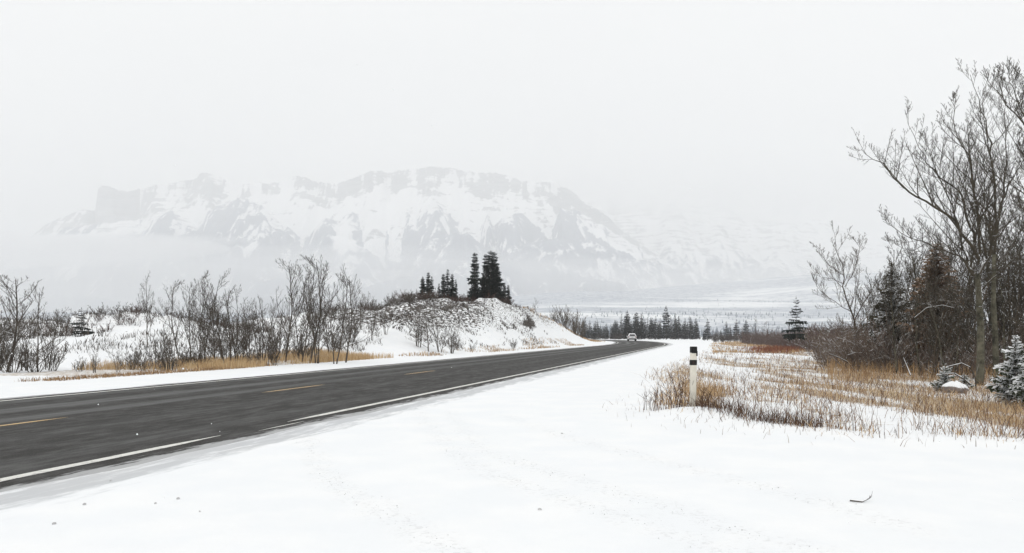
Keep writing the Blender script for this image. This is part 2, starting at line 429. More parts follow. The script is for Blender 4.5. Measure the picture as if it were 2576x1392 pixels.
# ------------------------------------------------------------------ road
s_al = np.concatenate([np.arange(-22, 60, .5), np.arange(60, 430, 1.5)]); offs = np.linspace(-4.85, 4.95, 28)
Sa, Of = np.meshgrid(s_al, offs, indexing='ij'); xr, yr = road_pt(Sa.ravel(), Of.ravel())
idx = np.arange(Sa.size).reshape(Sa.shape)
q = np.stack([idx[:-1, :-1], idx[:-1, 1:], idx[1:, 1:], idx[1:, :-1]], -1).reshape(-1, 4)
crown = .0 * Of.ravel()
road = ob('road', mesh_np('road', np.stack([xr, yr, crown], 1), q, M_asph, {'rd': Of.ravel(), 'along': Sa.ravel()}, True))
tag(road, None, None, None, 'structure')
rng = np.random.RandomState(7)
def marking(name, a, b, off, w, mat, taper=.6):
    s = np.linspace(a, b, max(4, int((b - a) / .4)) + 1)
    t = np.clip(np.minimum(s - a, b - s) / taper, .12, 1)
    jl = (fbm(s * 2, s * 0, 2, 3) - .5) * .02
    xa, ya = road_pt(s, off - w / 2 * t + jl); xb, yb = road_pt(s, off + w / 2 * t + jl)
    n = len(s); v = np.concatenate([np.stack([xa, ya, np.full(n, .005)], 1), np.stack([xb, yb, np.full(n, .005)], 1)])
    i = np.arange(n - 1); f = np.stack([i, i + n, i + n + 1, i + 1], 1)
    return ob(name, mesh_np(name, v, f, mat), road)
dsc = 1 / math.cos(math.atan(.259))
def dep(d, off):  # arc position of a marking point seen at depth d
    return (d + off * .25) * dsc
marking('edge_line', -20, dep(10.8, 4.0), 4.0, .15, M_white, 1.0)
marking('edge_line', dep(12.5, 4.0), 410, 4.0, .15, M_white, 1.0)
marking('edge_line', dep(11.3, 4.25), dep(12.6, 4.2), 4.22, .05, M_white, .5)
marking('edge_line', -20, 410, -4.0, .14, M_white)
d0 = dep(10.1, 0)
for i in range(-1, 3):
    marking('centre_line', d0 + i * 9.05 , d0 + i * 9.05 + 3.2, 0, .11, M_yellow)

# ------------------------------------------------------------------ far valley and mountains (real height fields, 0.6 - 14 km away)
def valley_z(u, d):
    zz = np.interp(d, [500, 800, 1000, 1600, 2300, 3000, 3800, 5000, 7000, 15000], [-3, 6, 21, 62, 112, 165, 205, 240, 280, 300])
    low = sstep(1500, 700, u); zz = zz * (1 - .75 * low * sstep(900, 2500, d))
    x = (u - W / 2) / F * d
    zz = zz + (fbm(x / 900, d / 420, 4, 61) - .5) * np.clip((d - 650) / 40, 0, 50)
    ru = np.interp(u, [1000, 1330, 1450, 1600, 1800, 2050, 2600, 4000], [770, 752, 744, 728, 710, 690, 676, 660])
    zr = pz(ru, 3600) - 260 * sstep(1330, 1000, u)
    zz = np.maximum(zz, zr - np.where(d < 3600, .16 * (3600 - d), .3 * (d - 3600)))
    return zz
def grid_far(uu, dd):
    D_, U_ = np.meshgrid(dd, uu, indexing='ij'); return U_.ravel(), D_.ravel()
def far_mesh(name, uu, dd, z, attrs, mat):
    U_, D_ = grid_far(uu, dd); idx = np.arange(len(U_)).reshape(len(dd), len(uu))
    q = np.stack([idx[:-1, :-1], idx[:-1, 1:], idx[1:, 1:], idx[1:, :-1]], -1).reshape(-1, 4)
    return mesh_np(name, np.stack([(U_ - W / 2) / F * D_, D_, z], 1), q, mat, attrs, True)
uu = np.linspace(-1100, 3700, 420); dd = np.geomspace(560, 6200, 190)
U_, D_ = grid_far(uu, dd)
zv = valley_z(U_, D_)
xv = (U_ - W / 2) / F * D_
fv = fbm(xv / 1500, D_ / 330, 4, 71) + .16 * np.exp(-((D_ - 3250) / 200) ** 2) + .22 * np.exp(-((D_ - 1450) / 120) ** 2) - .12 * np.exp(-((D_ - 1150) / 130) ** 2) + .2 * sstep(1000, 600, U_) + .10 + .10 * sstep(1500, 2600, D_)
tag(ob('valley_land', far_mesh('valley_land', uu, dd, zv, {'forest': fv}, M_valley)), None, None, None, 'structure')

def prof(L, u):
    L = np.array(L, float); return np.interp(u, L[:, 0], L[:, 1])
PA = [(-1200, 700), (-400, 660), (-50, 625), (60, 597), (110, 562), (165, 545), (200, 532), (238, 534), (246, 476), (262, 472), (300, 484), (340, 480), (370, 473), (430, 465), (470, 450),
      (510, 443), (550, 446), (600, 470), (660, 462), (700, 455), (745, 441), (790, 455), (830, 468), (845, 470), (880, 458), (930, 440), (960, 432), (1010, 430),
      (1060, 432), (1110, 425), (1140, 421), (1180, 428), (1210, 430), (1250, 424), (1280, 436), (1310, 452), (1350, 462), (1400, 458), (1430, 470), (1470, 503),
      (1520, 548), (1580, 590), (1650, 640), (1800, 700), (2000, 740), (4000, 780)]
PB = [(-1200, 760), (-100, 640), (60, 602), (110, 590), (165, 573), (210, 566), (270, 560), (330, 548), (378, 538), (430, 524), (489, 566), (545, 520), (594, 502), (622, 502), (664, 526),
      (716, 567), (760, 606), (780, 600), (815, 560), (836, 546), (855, 556), (878, 526), (917, 540), (941, 570), (976, 533), (990, 562), (1025, 518), (1053, 545), (1102, 515), (1116, 522),
      (1204, 585), (1231, 538), (1242, 571), (1315, 535), (1389, 594), (1413, 520), (1448, 526), (1500, 554), (1567, 603), (1640, 645), (1800, 700), (4000, 790)]
PC = [(-1200, 740), (-100, 705), (100, 670), (250, 690), (420, 640), (560, 690), (700, 650), (830, 588), (870, 600), (930, 640), (1005, 657), (1060, 625), (1116, 592), (1190, 600),
      (1250, 640), (1330, 605), (1400, 600), (1480, 600), (1600, 650), (1800, 700), (4000, 790)]
PD = [(-1200, 790), (0, 760), (200, 740), (400, 780), (700, 700), (850, 745), (1010, 700), (1200, 650), (1400, 690), (1700, 735), (4000, 790)]
PR = [(-1200, 800), (1000, 700), (1300, 560), (1480, 506), (1560, 488), (1620, 479), (1700, 474), (1770, 464), (1800, 452), (1830, 461), (1870, 488), (1950, 498), (2000, 518), (2060, 548),
      (2130, 578), (2300, 620), (2600, 650), (4000, 640)]
dk_store = {}
def layer(P, D, sf, u, d, j, seed, slb=1.0):
    x = (u - W / 2) / F * d
    uw = u + (fbm(x / 260, d / 300, 3, seed + 9) - .5) * j * 2
    zc = pz(prof(P, uw) + (fbm(u / 14, u * 0, 4, seed) - .5) * j * .7 + (ridged(u / 17, d / 900, 4, seed + 5) - .6) * -j * 1.0, D)
    Dk = D + (fbm(u / 90, u * 0, 3, seed + 3) - .5) * 700
    dk_store[seed] = Dk
    return np.where(d < Dk, zc - sf * (Dk - d), zc - slb * (d - Dk))
uu = np.linspace(-700, 2900, 1150); dd = np.concatenate([np.linspace(3600, 8000, 215), np.linspace(8070, 14000, 55)])
U_, D_ = grid_far(uu, dd); xv = (U_ - W / 2) / F * D_
base = valley_z(U_, D_) - 40
A = layer(PA, 7400, .62, U_, D_, 5, 101)
# steep rock step under the crest of the rear wall, highest on the blocky cliff at its left end
bl = dk_store[101] - D_
A = A - (70 + 50 * fbm(U_ / 60, U_ * 0, 2, 7)) * sstep(0, 70, bl) * sstep(200, 260, U_)
A = A - 120 * sstep(0, 60, bl) * sstep(232, 246, U_) * sstep(372, 345, U_)
B = layer(PB, 6500, .55, U_, D_, 7, 131); C = layer(PC, 5700, .45, U_, D_, 8, 161); Dl = layer(PD, 5000, .35, U_, D_, 8, 181)
Rr = layer(PR, 9600, .5, U_, D_, 6, 201)
wx = xv + 160 * (fbm(xv / 300, D_ / 500, 3, 90) - .5); rid = ridged(wx / 330, D_ / 1300, 5, 91); rid2 = ridged(wx / 105, D_ / 520, 4, 95); rid3 = ridged(wx / 38, D_ / 260, 3, 96)
stack = np.stack([base, Dl, C, B, A, Rr]); li = np.argmax(stack, 0); z = np.max(stack, 0)
relief = np.clip((z - base) / 120, 0, 1) * np.clip((np.sort(stack, 0)[-1] - 0) / 500, 0, 1)
# how far below the crest of its own layer
Dk = np.choose(li, [0 * z, dk_store[181], dk_store[161], dk_store[131], dk_store[101], dk_store[201]])
below = np.clip((Dk - D_) / 420, 0, 1)
z = z + ((rid - .55) * 150 + (rid2 - .55) * 60 + (rid3 - .55) * 18) * relief * (.08 + .92 * below)
forest = np.choose(li, [np.full(z.shape, .75), np.full(z.shape, .74), np.full(z.shape, .7), np.full(z.shape, .62), np.full(z.shape, .0), np.full(z.shape, .0)])
gully = sstep(.62, .45, rid) ; gl2 = sstep(.62, .4, rid2)
forest = forest - (.34 * gully * (li == 3) + .12 * gully * (li == 2)) - np.where(li == 3, .3, .1) * gl2 + np.where(li == 3, .7, .3) * (rid3 - .58)
forest = np.where(li == 3, forest + .25 * (below - .25), forest)
forest += (fbm(xv / 500, D_ / 500, 3, 77) - .5) * np.where(li == 3, .55, .22) * (li > 0) * (li < 4)
forest = np.where(li == 5, .55 * sstep(1150, 500, z) + .3 * (rid2 - .5), forest)
patch = np.exp(-((U_ - 868) / 26) ** 2 - ((z - pz(600, 6000)) / 150) ** 2); forest -= .9 * patch
blw = dk_store[101] - D_
bandh = -60 + 700 * fbm(U_ / 38, U_ * 0, 3, 97) + 240 * (ridged(U_ / 22, blw / 900, 3, 98) - .5)
rock = np.where(li == 4, .52 * sstep(bandh + 90, bandh - 140, blw) - .10 + .45 * (rid2 - .5) + .30 * sstep(.45, .8, fbm(U_ / 55, z / 55, 4, 99)), .1)
rock = rock + np.where(li == 4, (.75 * (rid3 - .55) + .5 * (rid2 - .5) + .10), 0)
rock = rock + np.where(li == 4, .9 * (fbm(xv / 210, blw / 70, 4, 93) - .5) - .14 * sstep(45, 0, blw), 0)
rock = rock + np.where(li == 4, .6 * (fbm(xv / 60, z / 9, 3, 94) - .5), 0)
rock = np.where((li == 4) & (U_ < 400), np.maximum(rock, .36 + .6 * (rid2 - .4)), rock)
rock = np.where((li == 4) & (U_ > 240) & (U_ < 350) & (blw < 330), 1.1, rock)
rock = np.where(li == 5, .42 + .5 * (rid2 - .5), rock); rock = np.where((li == 3) & (below < .4), .45, rock)
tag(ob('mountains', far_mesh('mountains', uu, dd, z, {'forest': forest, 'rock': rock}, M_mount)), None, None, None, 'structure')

# low cloud and valley mist: closed lumpy bodies of thin even air
def mist(label, cx, cy, cz, sx, sy, sz, dens, seed):
    k = NB('low_cloud_air'); k.t.nodes.remove(k.b); v_ = k.n('VolumePrincipled'); v_.inputs['Color'].default_value = (1, 1, 1, 1); v_.inputs['Density'].default_value = dens
    k.l(v_.outputs[0], k.t.nodes['Material Output'].inputs['Volume'])
    n, m = 72, 36; th = np.linspace(0, 2 * np.pi, n, endpoint=False); ph = np.linspace(-.5 * np.pi, .5 * np.pi, m)
    P_, T_ = np.meshgrid(ph, th, indexing='ij'); c_, s_ = np.cos(T_), np.sin(T_)
    rr = .62 + .75 * (fbm(c_ * 1.6 * np.cos(P_) + 9, s_ * 1.6 + P_ * 2.2 + 9, 4, seed)); rr[0] = rr[0].mean(); rr[-1] = rr[-1].mean()
    x_ = np.cos(P_) * c_ * rr * sx; y_ = np.cos(P_) * s_ * rr * sy; z_ = np.sin(P_) * rr * sz
    idx = np.arange(n * m).reshape(m, n); nx = np.roll(idx, -1, 1); q = np.stack([idx[:-1], nx[:-1], nx[1:], idx[1:]], -1).reshape(-1, 4)
    o = ob('low_cloud', mesh_np('low_cloud', np.stack([x_, y_, z_], -1).reshape(-1, 3), q, k.m), None, (cx, cy, cz)); tag(o, label, None, None, 'stuff')
mist('soft low cloud bank drifting across the left flank of the mountains', px(60, 5300), 5300, pz(628, 5300), 1250, 420, 95, 1 / 330., 1)
mist('thin strand of low cloud under the blocky cliff', px(330, 5500), 5500, pz(612, 5500), 800, 300, 55, 1 / 420., 2)
mist('pale mist lying over the valley at the foot of the mountains', px(900, 4700), 4700, pz(742, 4700), 3600, 650, 270, 1 / 1000., 3)
mist('cloud veiling the far right peaks', px(1850, 7600), 7600, pz(470, 7600), 1900, 500, 330, 1 / 900., 4)

# far trees scattered over the valley: nobody could count them
rs = np.random.RandomState(11)
n = 34000; d = np.exp(rs.uniform(math.log(620), math.log(2600), n)); u = rs.uniform(-300, 2300, n)
x = (u - W / 2) / F * d
keep = rs.rand(n) * 1.5 < np.clip((fbm(x / 260, d / 240, 4, 71) - .47) * 4 + .5 * np.exp(-((d - 700) / 80) ** 2), .04, 1) * .6
x, d, u = x[keep], d[keep], u[keep]; zt = valley_z(u, d) - .5
hgt = rs.uniform(2.5, 6, len(x)); rad = hgt * rs.uniform(.13, .2, len(x))
vs = []; 
for k_ in range(3):
    a = 2 * math.pi * k_ / 3 + rs.rand(len(x)); vs.append(np.stack([x + rad * np.cos(a), d + rad * np.sin(a), zt], 1))
vs.append(np.stack([x, d, zt + hgt], 1)); V = np.stack(vs, 1).reshape(-1, 3); b = np.arange(len(x)) * 4
Fc = np.concatenate([np.stack([b, b + 1, b + 3], 1), np.stack([b + 1, b + 2, b + 3], 1), np.stack([b + 2, b, b + 3], 1)])
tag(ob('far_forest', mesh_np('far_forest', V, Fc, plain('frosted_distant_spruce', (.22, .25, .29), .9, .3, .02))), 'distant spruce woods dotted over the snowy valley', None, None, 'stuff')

# ------------------------------------------------------------------ tubes and trees
class Tubes:
    def __init__(s): s.g = {}
    def add(s, pts, rad, sides=3): s.g.setdefault((len(pts), sides), []).append((pts, rad))
    def arrays(s):
        V = []; Fq = []; base = 0
        for (n, k), L in s.g.items():
            P = np.array([[tuple(p) for p in a] for a, _ in L], float); Rr_ = np.array([r for _, r in L], float)
            T = np.gradient(P, axis=1) if n > 2 else np.repeat(P[:, 1:2] - P[:, :1], 2, 1)
            T /= np.linalg.norm(T, axis=2, keepdims=True) + 1e-12
            m = P[:, -1] - P[:, 0]; ref = np.where(np.abs(m[:, 2:3]) > .75 * np.linalg.norm(m, axis=1, keepdims=True), [[1., .13, 0]], [[0, .1, 1.]])
            ref = np.repeat(ref[:, None], n, 1)
            A_ = np.cross(T, ref); A_ /= np.linalg.norm(A_, axis=2, keepdims=True) + 1e-12; B_ = np.cross(T, A_)
            ring = []
            for j in range(k):
                a = 2 * math.pi * j / k + .5
                ring.append(P + (A_ * math.cos(a) + B_ * math.sin(a)) * Rr_[..., None])
            Vv = np.stack(ring, 2)                                     # (L,n,k,3)
            ids = np.arange(Vv.shape[0] * n * k).reshape(-1, n, k) + base
            for j in range(k):
                j2 = (j + 1) % k
                Fq.append(np.stack([ids[:, :-1, j], ids[:, :-1, j2], ids[:, 1:, j2], ids[:, 1:, j]], -1).reshape(-1, 4))
            V.append(Vv.reshape(-1, 3)); base += Vv.shape[0] * n * k
        return (np.concatenate(V), np.concatenate(Fq)) if V else (np.zeros((0, 3)), np.zeros((0, 4), int))
    def mesh(s, name, mat, attrs=None):
        v, f = s.arrays(); return mesh_np(name, v, f, mat, attrs, False)

UP = Vector((0, 0, 1))
def perp(d, rg):
    while True:
        v = Vector((rg.gauss(0, 1), rg.gauss(0, 1), rg.gauss(0, 1))); v = v - v.dot(d) * d
        if v.length > .2: return v.normalized()
def grow(T, rg, p, d, L, r, lvl, P):
    """one branch and everything that grows from it; T maps level -> Tubes"""
    n = P['seg'][lvl]; pts = [p.copy()]; rad = [r]; dirs = [d.copy()]; tipr = P['tip']
    for i in range(n):
        d = (d + UP * P['up'][lvl] / n + Vector((rg.gauss(0, 1), rg.gauss(0, 1), rg.gauss(0, 1))) * P['wob'][lvl]).normalized()
        p = p + d * (L / n); pts.append(p.copy()); rad.append(r + (max(tipr, r * .25) - r) * (i + 1) / n); dirs.append(d.copy())
    T(lvl).add(pts, rad, P['sides'][lvl])
    spawn(T, rg, pts, rad, dirs, L, lvl, P, P['t0'][lvl])
def spawn(T, rg, pts, rad, dirs, L, lvl, P, t0, mult=1.0):
    if lvl >= P['max'] : return
    n = len(pts) - 1; nch = int(P['nch'][lvl] * mult * rg.uniform(.8, 1.2) + .5)
    for c in range(nch):
        t = t0 + (1 - t0) * (c + rg.random()) / nch; t = min(t, .985)
        fi = t * n; i = min(int(fi), n - 1); q = pts[i].lerp(pts[i + 1], fi - i); dd_ = dirs[i + 1]
        rr = rad[i] + (rad[i + 1] - rad[i]) * (fi - i)
        a = R(P['ang'][lvl] * rg.uniform(.7, 1.3)); side = perp(dd_, rg)
        if side.z < -.2 and rg.random() < .6: side = -side
        nd = (dd_ * math.cos(a) + side * math.sin(a)).normalized()
        Lc = L * P['ratio'][lvl] * (1 - .72 * t) * rg.uniform(.65, 1.25)
        grow(T, rg, q, nd, Lc, max(P['tip'], min(rr * .7, Lc * P['thick'])), lvl + 1, P)

BARE = dict(max=3, seg=[9, 5, 3, 2], up=[.2, .38, .4, .4], wob=[.055, .11, .17, .2], nch=[14, 7, 4, 0], ang=[44, 44, 45, 45],
            ratio=[.56, .52, .52, 0], t0=[.2, .15, .12, 0], sides=[6, 4, 3, 3], tip=.0012, thick=.0115)
def build_tubes(P, seed, starts):
    """starts: list of (p, d, L, r). returns trunk mesh tubes, crown tubes"""
    rg = random.Random(seed); a, b = Tubes(), Tubes()
    T = lambda l: a if l == 0 else b
    for (p, d, L, r) in starts: grow(T, rg, Vector(p), Vector(d).normalized(), L, r, 0, P)
    return a, b

def bare_proto(seed, stems=1, P=None, mats=(None, None)):
    P = P or BARE; rg = random.Random(seed * 7 + 1); st = []
    for i in range(stems):
        lean = rg.uniform(.05, .28) if stems > 1 else rg.uniform(0, .12); a = rg.uniform(0, 6.28)
        st.append(((math.cos(a) * .03 * (stems > 1), math.sin(a) * .03 * (stems > 1), -.04), (math.cos(a) * lean, math.sin(a) * lean, 1),
                   (1.0 if i == 0 else rg.uniform(.65, .95)) * 1.02, .0088 * rg.uniform(.75, 1.1) if stems > 1 else .011))
    a, b = build_tubes(P, seed, st)
    (va, fa), (vb, fb) = a.arrays(), b.arrays(); zs = max(va[:, 2].max(), vb[:, 2].max())
    return mesh_np('trunk', va / zs, fa, mats[0] or M_bark), mesh_np('crown', vb / zs, fb, mats[1] or M_bark)

P2 = dict(BARE, nch=[15, 7, 4, 0], ang=[36, 38, 42, 40], ratio=[.52, .52, .5, 0], t0=[.25, .12, .1, 0])
P3 = dict(BARE, nch=[11, 7, 4, 0], ang=[50, 45, 45, 40], ratio=[.55, .5, .5, 0], t0=[.12, .12, .1, 0], wob=[.07, .12, .16, .2])
VAR = [bare_proto(1, 1), bare_proto(2, 1, P2), bare_proto(3, 3, P2), bare_proto(4, 2, BARE), bare_proto(5, 4, dict(P2, nch=[10, 6, 3, 0])),
       bare_proto(6, 1, P3), bare_proto(7, 3, P3), bare_proto(8, 5, dict(P3, nch=[7, 6, 3, 0]))]
# shrub: many thin stems from one root
PS = dict(max=2, seg=[5, 3, 2], up=[.25, .3, .3], wob=[.10, .16, .2], nch=[9, 5, 0], ang=[35, 42, 42], ratio=[.42, .5, 0], t0=[.2, .15, 0],
          sides=[3, 3, 3], tip=.0035, thick=.016)
def shrub_tubes(seed, stems, P=PS, spread=.6):
    rg = random.Random(seed * 13 + 5); st = []
    for i in range(stems):
        a = rg.uniform(0, 6.28); ln = rg.uniform(.05, spread)
        st.append(((math.cos(a) * ln * .15, math.sin(a) * ln * .15, -.05), (math.cos(a) * ln, math.sin(a) * ln, 1), rg.uniform(.6, 1.05), .009))
    return build_tubes(P, seed, st)
def shrub_proto(seed, stems, mat, P=PS, spread=.6):
    a, b = shrub_tubes(seed, stems, P, spread); (va, fa), (vb, fb) = a.arrays(), b.arrays(); zs = max(va[:, 2].max(), vb[:, 2].max())
    return mesh_np('stems', va / zs, fa, mat), mesh_np('twigs', vb / zs, fb, mat)
SHR = [shrub_proto(21, 12, M_bark), shrub_proto(22, 16, M_bark, spread=.9), shrub_proto(23, 9, M_bark, spread=.8)]
REED = shrub_proto(24, 26, M_barkt, dict(PS, nch=[5, 3, 0], ang=[18, 25, 30], ratio=[.35, .4, 0]), .45)

def put_tree(name, meshes, u, d, vtop, label, cat, group=None, vbase=None, rz=None, sx=1.0, z=None, sink=.05, pn=('trunk', 'crown'), lean=(0, 0)):
    x = px(u, d); z0 = hz1(x, d) if z is None else z
    Hh = pz(vtop, d) - z0
    t = empty(name, (x, d, z0 - sink), (rz if rz is not None else (u * 1.7 + d) % 6.28), Hh)
    t.scale = (Hh * sx, Hh * sx, Hh)
    t.rotation_euler[0] = lean[0]; t.rotation_euler[1] = lean[1]
    tag(t, label, cat, group)
    for nme, me in zip(pn, meshes): ob(nme, me, t)
    return t

# ------------------------------------------------------------------ spruces
def spruce_arrays(seed, H=1.0, Rr_=.16, whorls=34, per=7, droop=.25, full=.7, sprays=3, gap=0.0, base=.06, fine=1.0, snow=False, wf=.34):
    rg = random.Random(seed); V = []; Fc = []; S = []; SF = []
    def tri(a, b, c):
        i = len(V); V.extend([a, b, c]); Fc.append((i, i + 1, i + 2))
    for w in range(whorls):
        t = base + (1 - base) * (w + rg.uniform(0, .6)) / whorls
        if t > .985: continue
        z = H * t; wl = rg.uniform(.42, 1.2)
        for k_ in range(per if t < .85 else per - 2):
            if rg.random() < gap: continue
            a = rg.uniform(0, 6.283); l = Rr_ * (1 - t) ** full * wl * rg.uniform(.65, 1.2) + .012 * H
            if t < .15: l *= .55 + 3 * t
            ca, sa = math.cos(a), math.sin(a); sxv, syv = -sa, ca
            up0 = rg.uniform(-.05, .28) * (.3 + t)
            def sp(q):   # spine point
                return Vector((ca * l * q, sa * l * q, z + l * (up0 * q - droop * q * q * (1.3 - t) + .18 * max(0, q - .65))))
            wd = l * wf * rg.uniform(.8, 1.2)
            pr = sp(0)
            for m in range(sprays):
                q0, q1 = m / sprays, (m + 1) / sprays; p0, p1 = sp(q0), sp(q1)
                ww = wd * (1 - .6 * q1) * rg.uniform(.8, 1.2)
                for sgn in (-1, 1):
                    tip = p1 + Vector((sxv, syv, 0)) * ww * sgn + Vector((ca, sa, 0)) * l * .10 + Vector((0, 0, -l * rg.uniform(.03, .2)))
                    tri(p0, p1, tip)
                tri(p0, p1, (p0 + p1) / 2 + Vector((0, 0, -l * rg.uniform(.12, .3) * fine)) + Vector((sxv, syv, 0)) * rg.uniform(-.1, .1) * l)
                if snow:
                    up = Vector((0, 0, .012 * H)); i = len(S)
                    sw = ww * .5
                    pa = p0 + up + Vector((sxv, syv, 0)) * sw * .5; pb = p0 + up - Vector((sxv, syv, 0)) * sw * .5
                    pc = p1 + up * .9 - Vector((sxv, syv, 0)) * sw; pd = p1 + up * .9 + Vector((sxv, syv, 0)) * sw
                    if q1 > .45 and rg.random() < .85:
                        S.extend([pa, pb, pc, pd, (pa + pb) / 2 + up * .8, (pc + pd) / 2 + up * .7]); SF.extend([(i, i + 4, i + 5, i + 3), (i + 4, i + 1, i + 2, i + 5), (i, i + 3, i + 2, i + 1)])
    # leader
    for k_ in range(4):
        a = rg.uniform(0, 6.28); tri(Vector((0, 0, H)), Vector((math.cos(a) * .008 * H, math.sin(a) * .008 * H, H * .955)), Vector((math.cos(a + 1.6) * .014 * H, math.sin(a + 1.6) * .014 * H, H * .93)))
    return V, Fc, S, SF
def spruce_proto(seed, mat, snow=False, tr=.012, bark=None, **k):
    V, Fc, S, SF = spruce_arrays(seed, snow=snow, **k)
    T = Tubes(); T.add([Vector((0, 0, -.05)), Vector((0, 0, .35)), Vector((0, 0, .7)), Vector((0, 0, .97))], [tr, tr * .75, tr * .4, tr * .12], 6)
    out = [T.mesh('trunk', bark or M_bark), mesh_np('crown', [tuple(v) for v in V], np.array(Fc), mat)]
    if snow: out.append(mesh_np('snow_cover', [tuple(v) for v in S], np.array(SF), M_snow))
    return out
SP = [spruce_proto(31, M_needle, Rr_=.145, whorls=44, per=14, full=.5, fine=1.5), spruce_proto(32, M_needle, Rr_=.18, whorls=44, per=15, full=.55, fine=1.5), spruce_proto(33, M_needle, Rr_=.12, whorls=42, per=11, full=.45, fine=1.5),
      spruce_proto(34, M_needle, Rr_=.22, whorls=38, per=13, full=.65, fine=1.5)]
SPF = [spruce_proto(41 + i, M_needlefar, Rr_=r, whorls=26, per=11, full=fu, sprays=2, fine=1.6, gap=g) for i, (r, fu, g) in enumerate([(.15, .6, 0), (.19, .7, .05), (.12, .5, .1), (.22, .8, 0), (.10, .5, .15)])]
SPL = spruce_proto(51, M_needle, Rr_=.36, whorls=15, per=8, droop=.22, full=.8, sprays=4, gap=.08, base=.14)
SPG = spruce_proto(52, M_needlebr, Rr_=.24, whorls=80, per=20, droop=.08, full=.62, sprays=5, gap=.25, wf=.22, fine=.5, base=.02)
SPO = spruce_proto(53, M_needleol, Rr_=.22, whorls=70, per=16, droop=.12, full=.65, sprays=5, gap=.25, wf=.24, fine=.5, base=.02)
SPS = spruce_proto(54, M_needlesn, True, Rr_=.34, whorls=30, per=11, droop=.02, gap=.15, full=.7, sprays=4, base=.05)
SPB = spruce_proto(55, M_needlesn, True, Rr_=.62, whorls=15, per=12, droop=.02, full=.7, sprays=4, base=.04)

# hill-top spruces
HS = [(1063, 72, 694, 1, 'short broad spruce at the left end of the hilltop row'), (1077, 90, 684, 0, 'taller of the leftmost pair of spruces on the hill'),
      (1086, 91, 694, 2, 'thin spruce leaning against the leftmost hilltop pair'), (1104, 93, 712, 2, 'smallest sparse spruce left of the hilltop gap'),
      (1115, 92, 688, 0, 'slim spruce beside the sparse pole-like one on the hill'), (1126, 93, 676, 2, 'sparse pole-like spruce in the middle of the hill'),
      (1137, 92, 688, 0, 'bushy-topped spruce right of the sparse pole-like one'), (1146, 93, 702, 2, 'thin low spruce at the right end of the middle trio'),
      (1194, 93, 634, 0, 'tall narrow black spruce standing apart on the hill, left of the dense clump'), (1222, 95, 638, 0, 'tall left spruce of the dense hilltop clump'),
      (1234, 97, 629, 0, 'tallest spruce of the dense hilltop clump'), (1243, 98, 632, 0, 'tall right spire of the dense hilltop clump'),
      (1252, 99, 668, 1, 'broad spruce on the right flank of the dense clump'), (1215, 94, 690, 1, 'low spruce filling the left foot of the dense clump'),
      (1268, 101, 712, 1, 'short spruce right of the dense hilltop clump'), (1278, 103, 716, 0, 'small outermost spruce at the right end of the hilltop')]
for i, (u, d, vt, k_, lab) in enumerate(HS):
    put_tree('spruce_tree', SP[k_], u, d if d > 80 else 89, vt, lab, 'tree', 'dark spruces on top of the hill', sx=1.0 if k_ != 1 else 1.1)
put_tree('spruce_tree', SPL, 205, 46, 770, 'small dark spruce among bare bushes behind the left snow slope', 'tree', z=pz(846, 46), sx=1.0)
put_tree('spruce_tree', SP[3], 254, 62, 789, 'thin dark spruce tucked beside the brown knoll at left', 'tree', z=pz(832, 62), sx=1.2)
put_tree('spruce_tree', SPL, 2002, 62, 743, 'lone layered spruce rising above the dark brush, right of the road bend', 'tree', z=pz(862, 62), sx=.72, rz=.6)

# treeline beyond the bend
rs = random.Random(77)
TL = [(1577, 780, 1), (1600, 785, 3), (1612, 790, 0), (1637, 797, 0), (1647, 803, 2), (1675, 768, 1), (1698, 786, 4), (1706, 795, 0), (1737, 796, 4), (1742, 806, 2), (1722, 808, 0), (1660, 800, 0), (1655, 806, 4)]
for i, (u, vt, k_) in enumerate(TL):
    lab = {1577: 'broad tall spruce directly behind and left of the white car', 1600: 'dense dark spruce right behind the white car', 1675: 'tallest spruce of the dark row behind the road bend',
           1637: 'pointed spruce midway between the car and the tallest spruce of the row', 1698: 'ragged narrow spruce just right of the tallest one in the row', 1612: 'narrow spruce at the right shoulder of the dense one behind the car', 1647: 'lower spruce touching the pointed one midway to the tallest',
           1706: 'slim spruce second to the right of the tallest one', 1737: 'thin tall spruce near the right end of the dark row', 1742: 'lower spruce crowding the thin tall one at the right end of the row', 1722: 'slim spruce in the dip before the right end of the row',
           1660: 'spruce close left of the tallest one in the row', 1655: 'thin sparse spruce left of the tallest one in the row'}.get(u, 'ragged spruce in the dark row right of the white car')
    put_tree('spruce_tree', SPF[k_], u, rs.uniform(240, 258), vt, lab, 'tree', 'dark spruce row beyond the road bend', z=0, sx=1.0)
for i in range(96):
    u = 1462 + (1756 - 1462) * (i + rs.random()) / 96; near = 1560 < u < 1625
    vt = rs.uniform(802, 828) if u < 1560 else rs.uniform(794, 826)
    if near: vt -= 8
    put_tree('spruce_tree', SPF[rs.randrange(5)], u, rs.uniform(265, 330), vt, ('tall ' if vt < 804 else 'middling ' if vt < 815 else 'low ') + ('spruce at the left end of the dark row, where the road vanishes' if u < 1505 else 'spruce in the dark row left of the white car' if u < 1565 else 'spruce right behind the white car' if u < 1625 else 'spruce of the dark row between the white car and its tallest spruce' if u < 1672 else 'spruce just right of the tallest one in the dark row' if u < 1712 else 'spruce at the right end of the dark row'), 'tree',
             'dark spruce row beyond the road bend', z=0, sx=1.0)
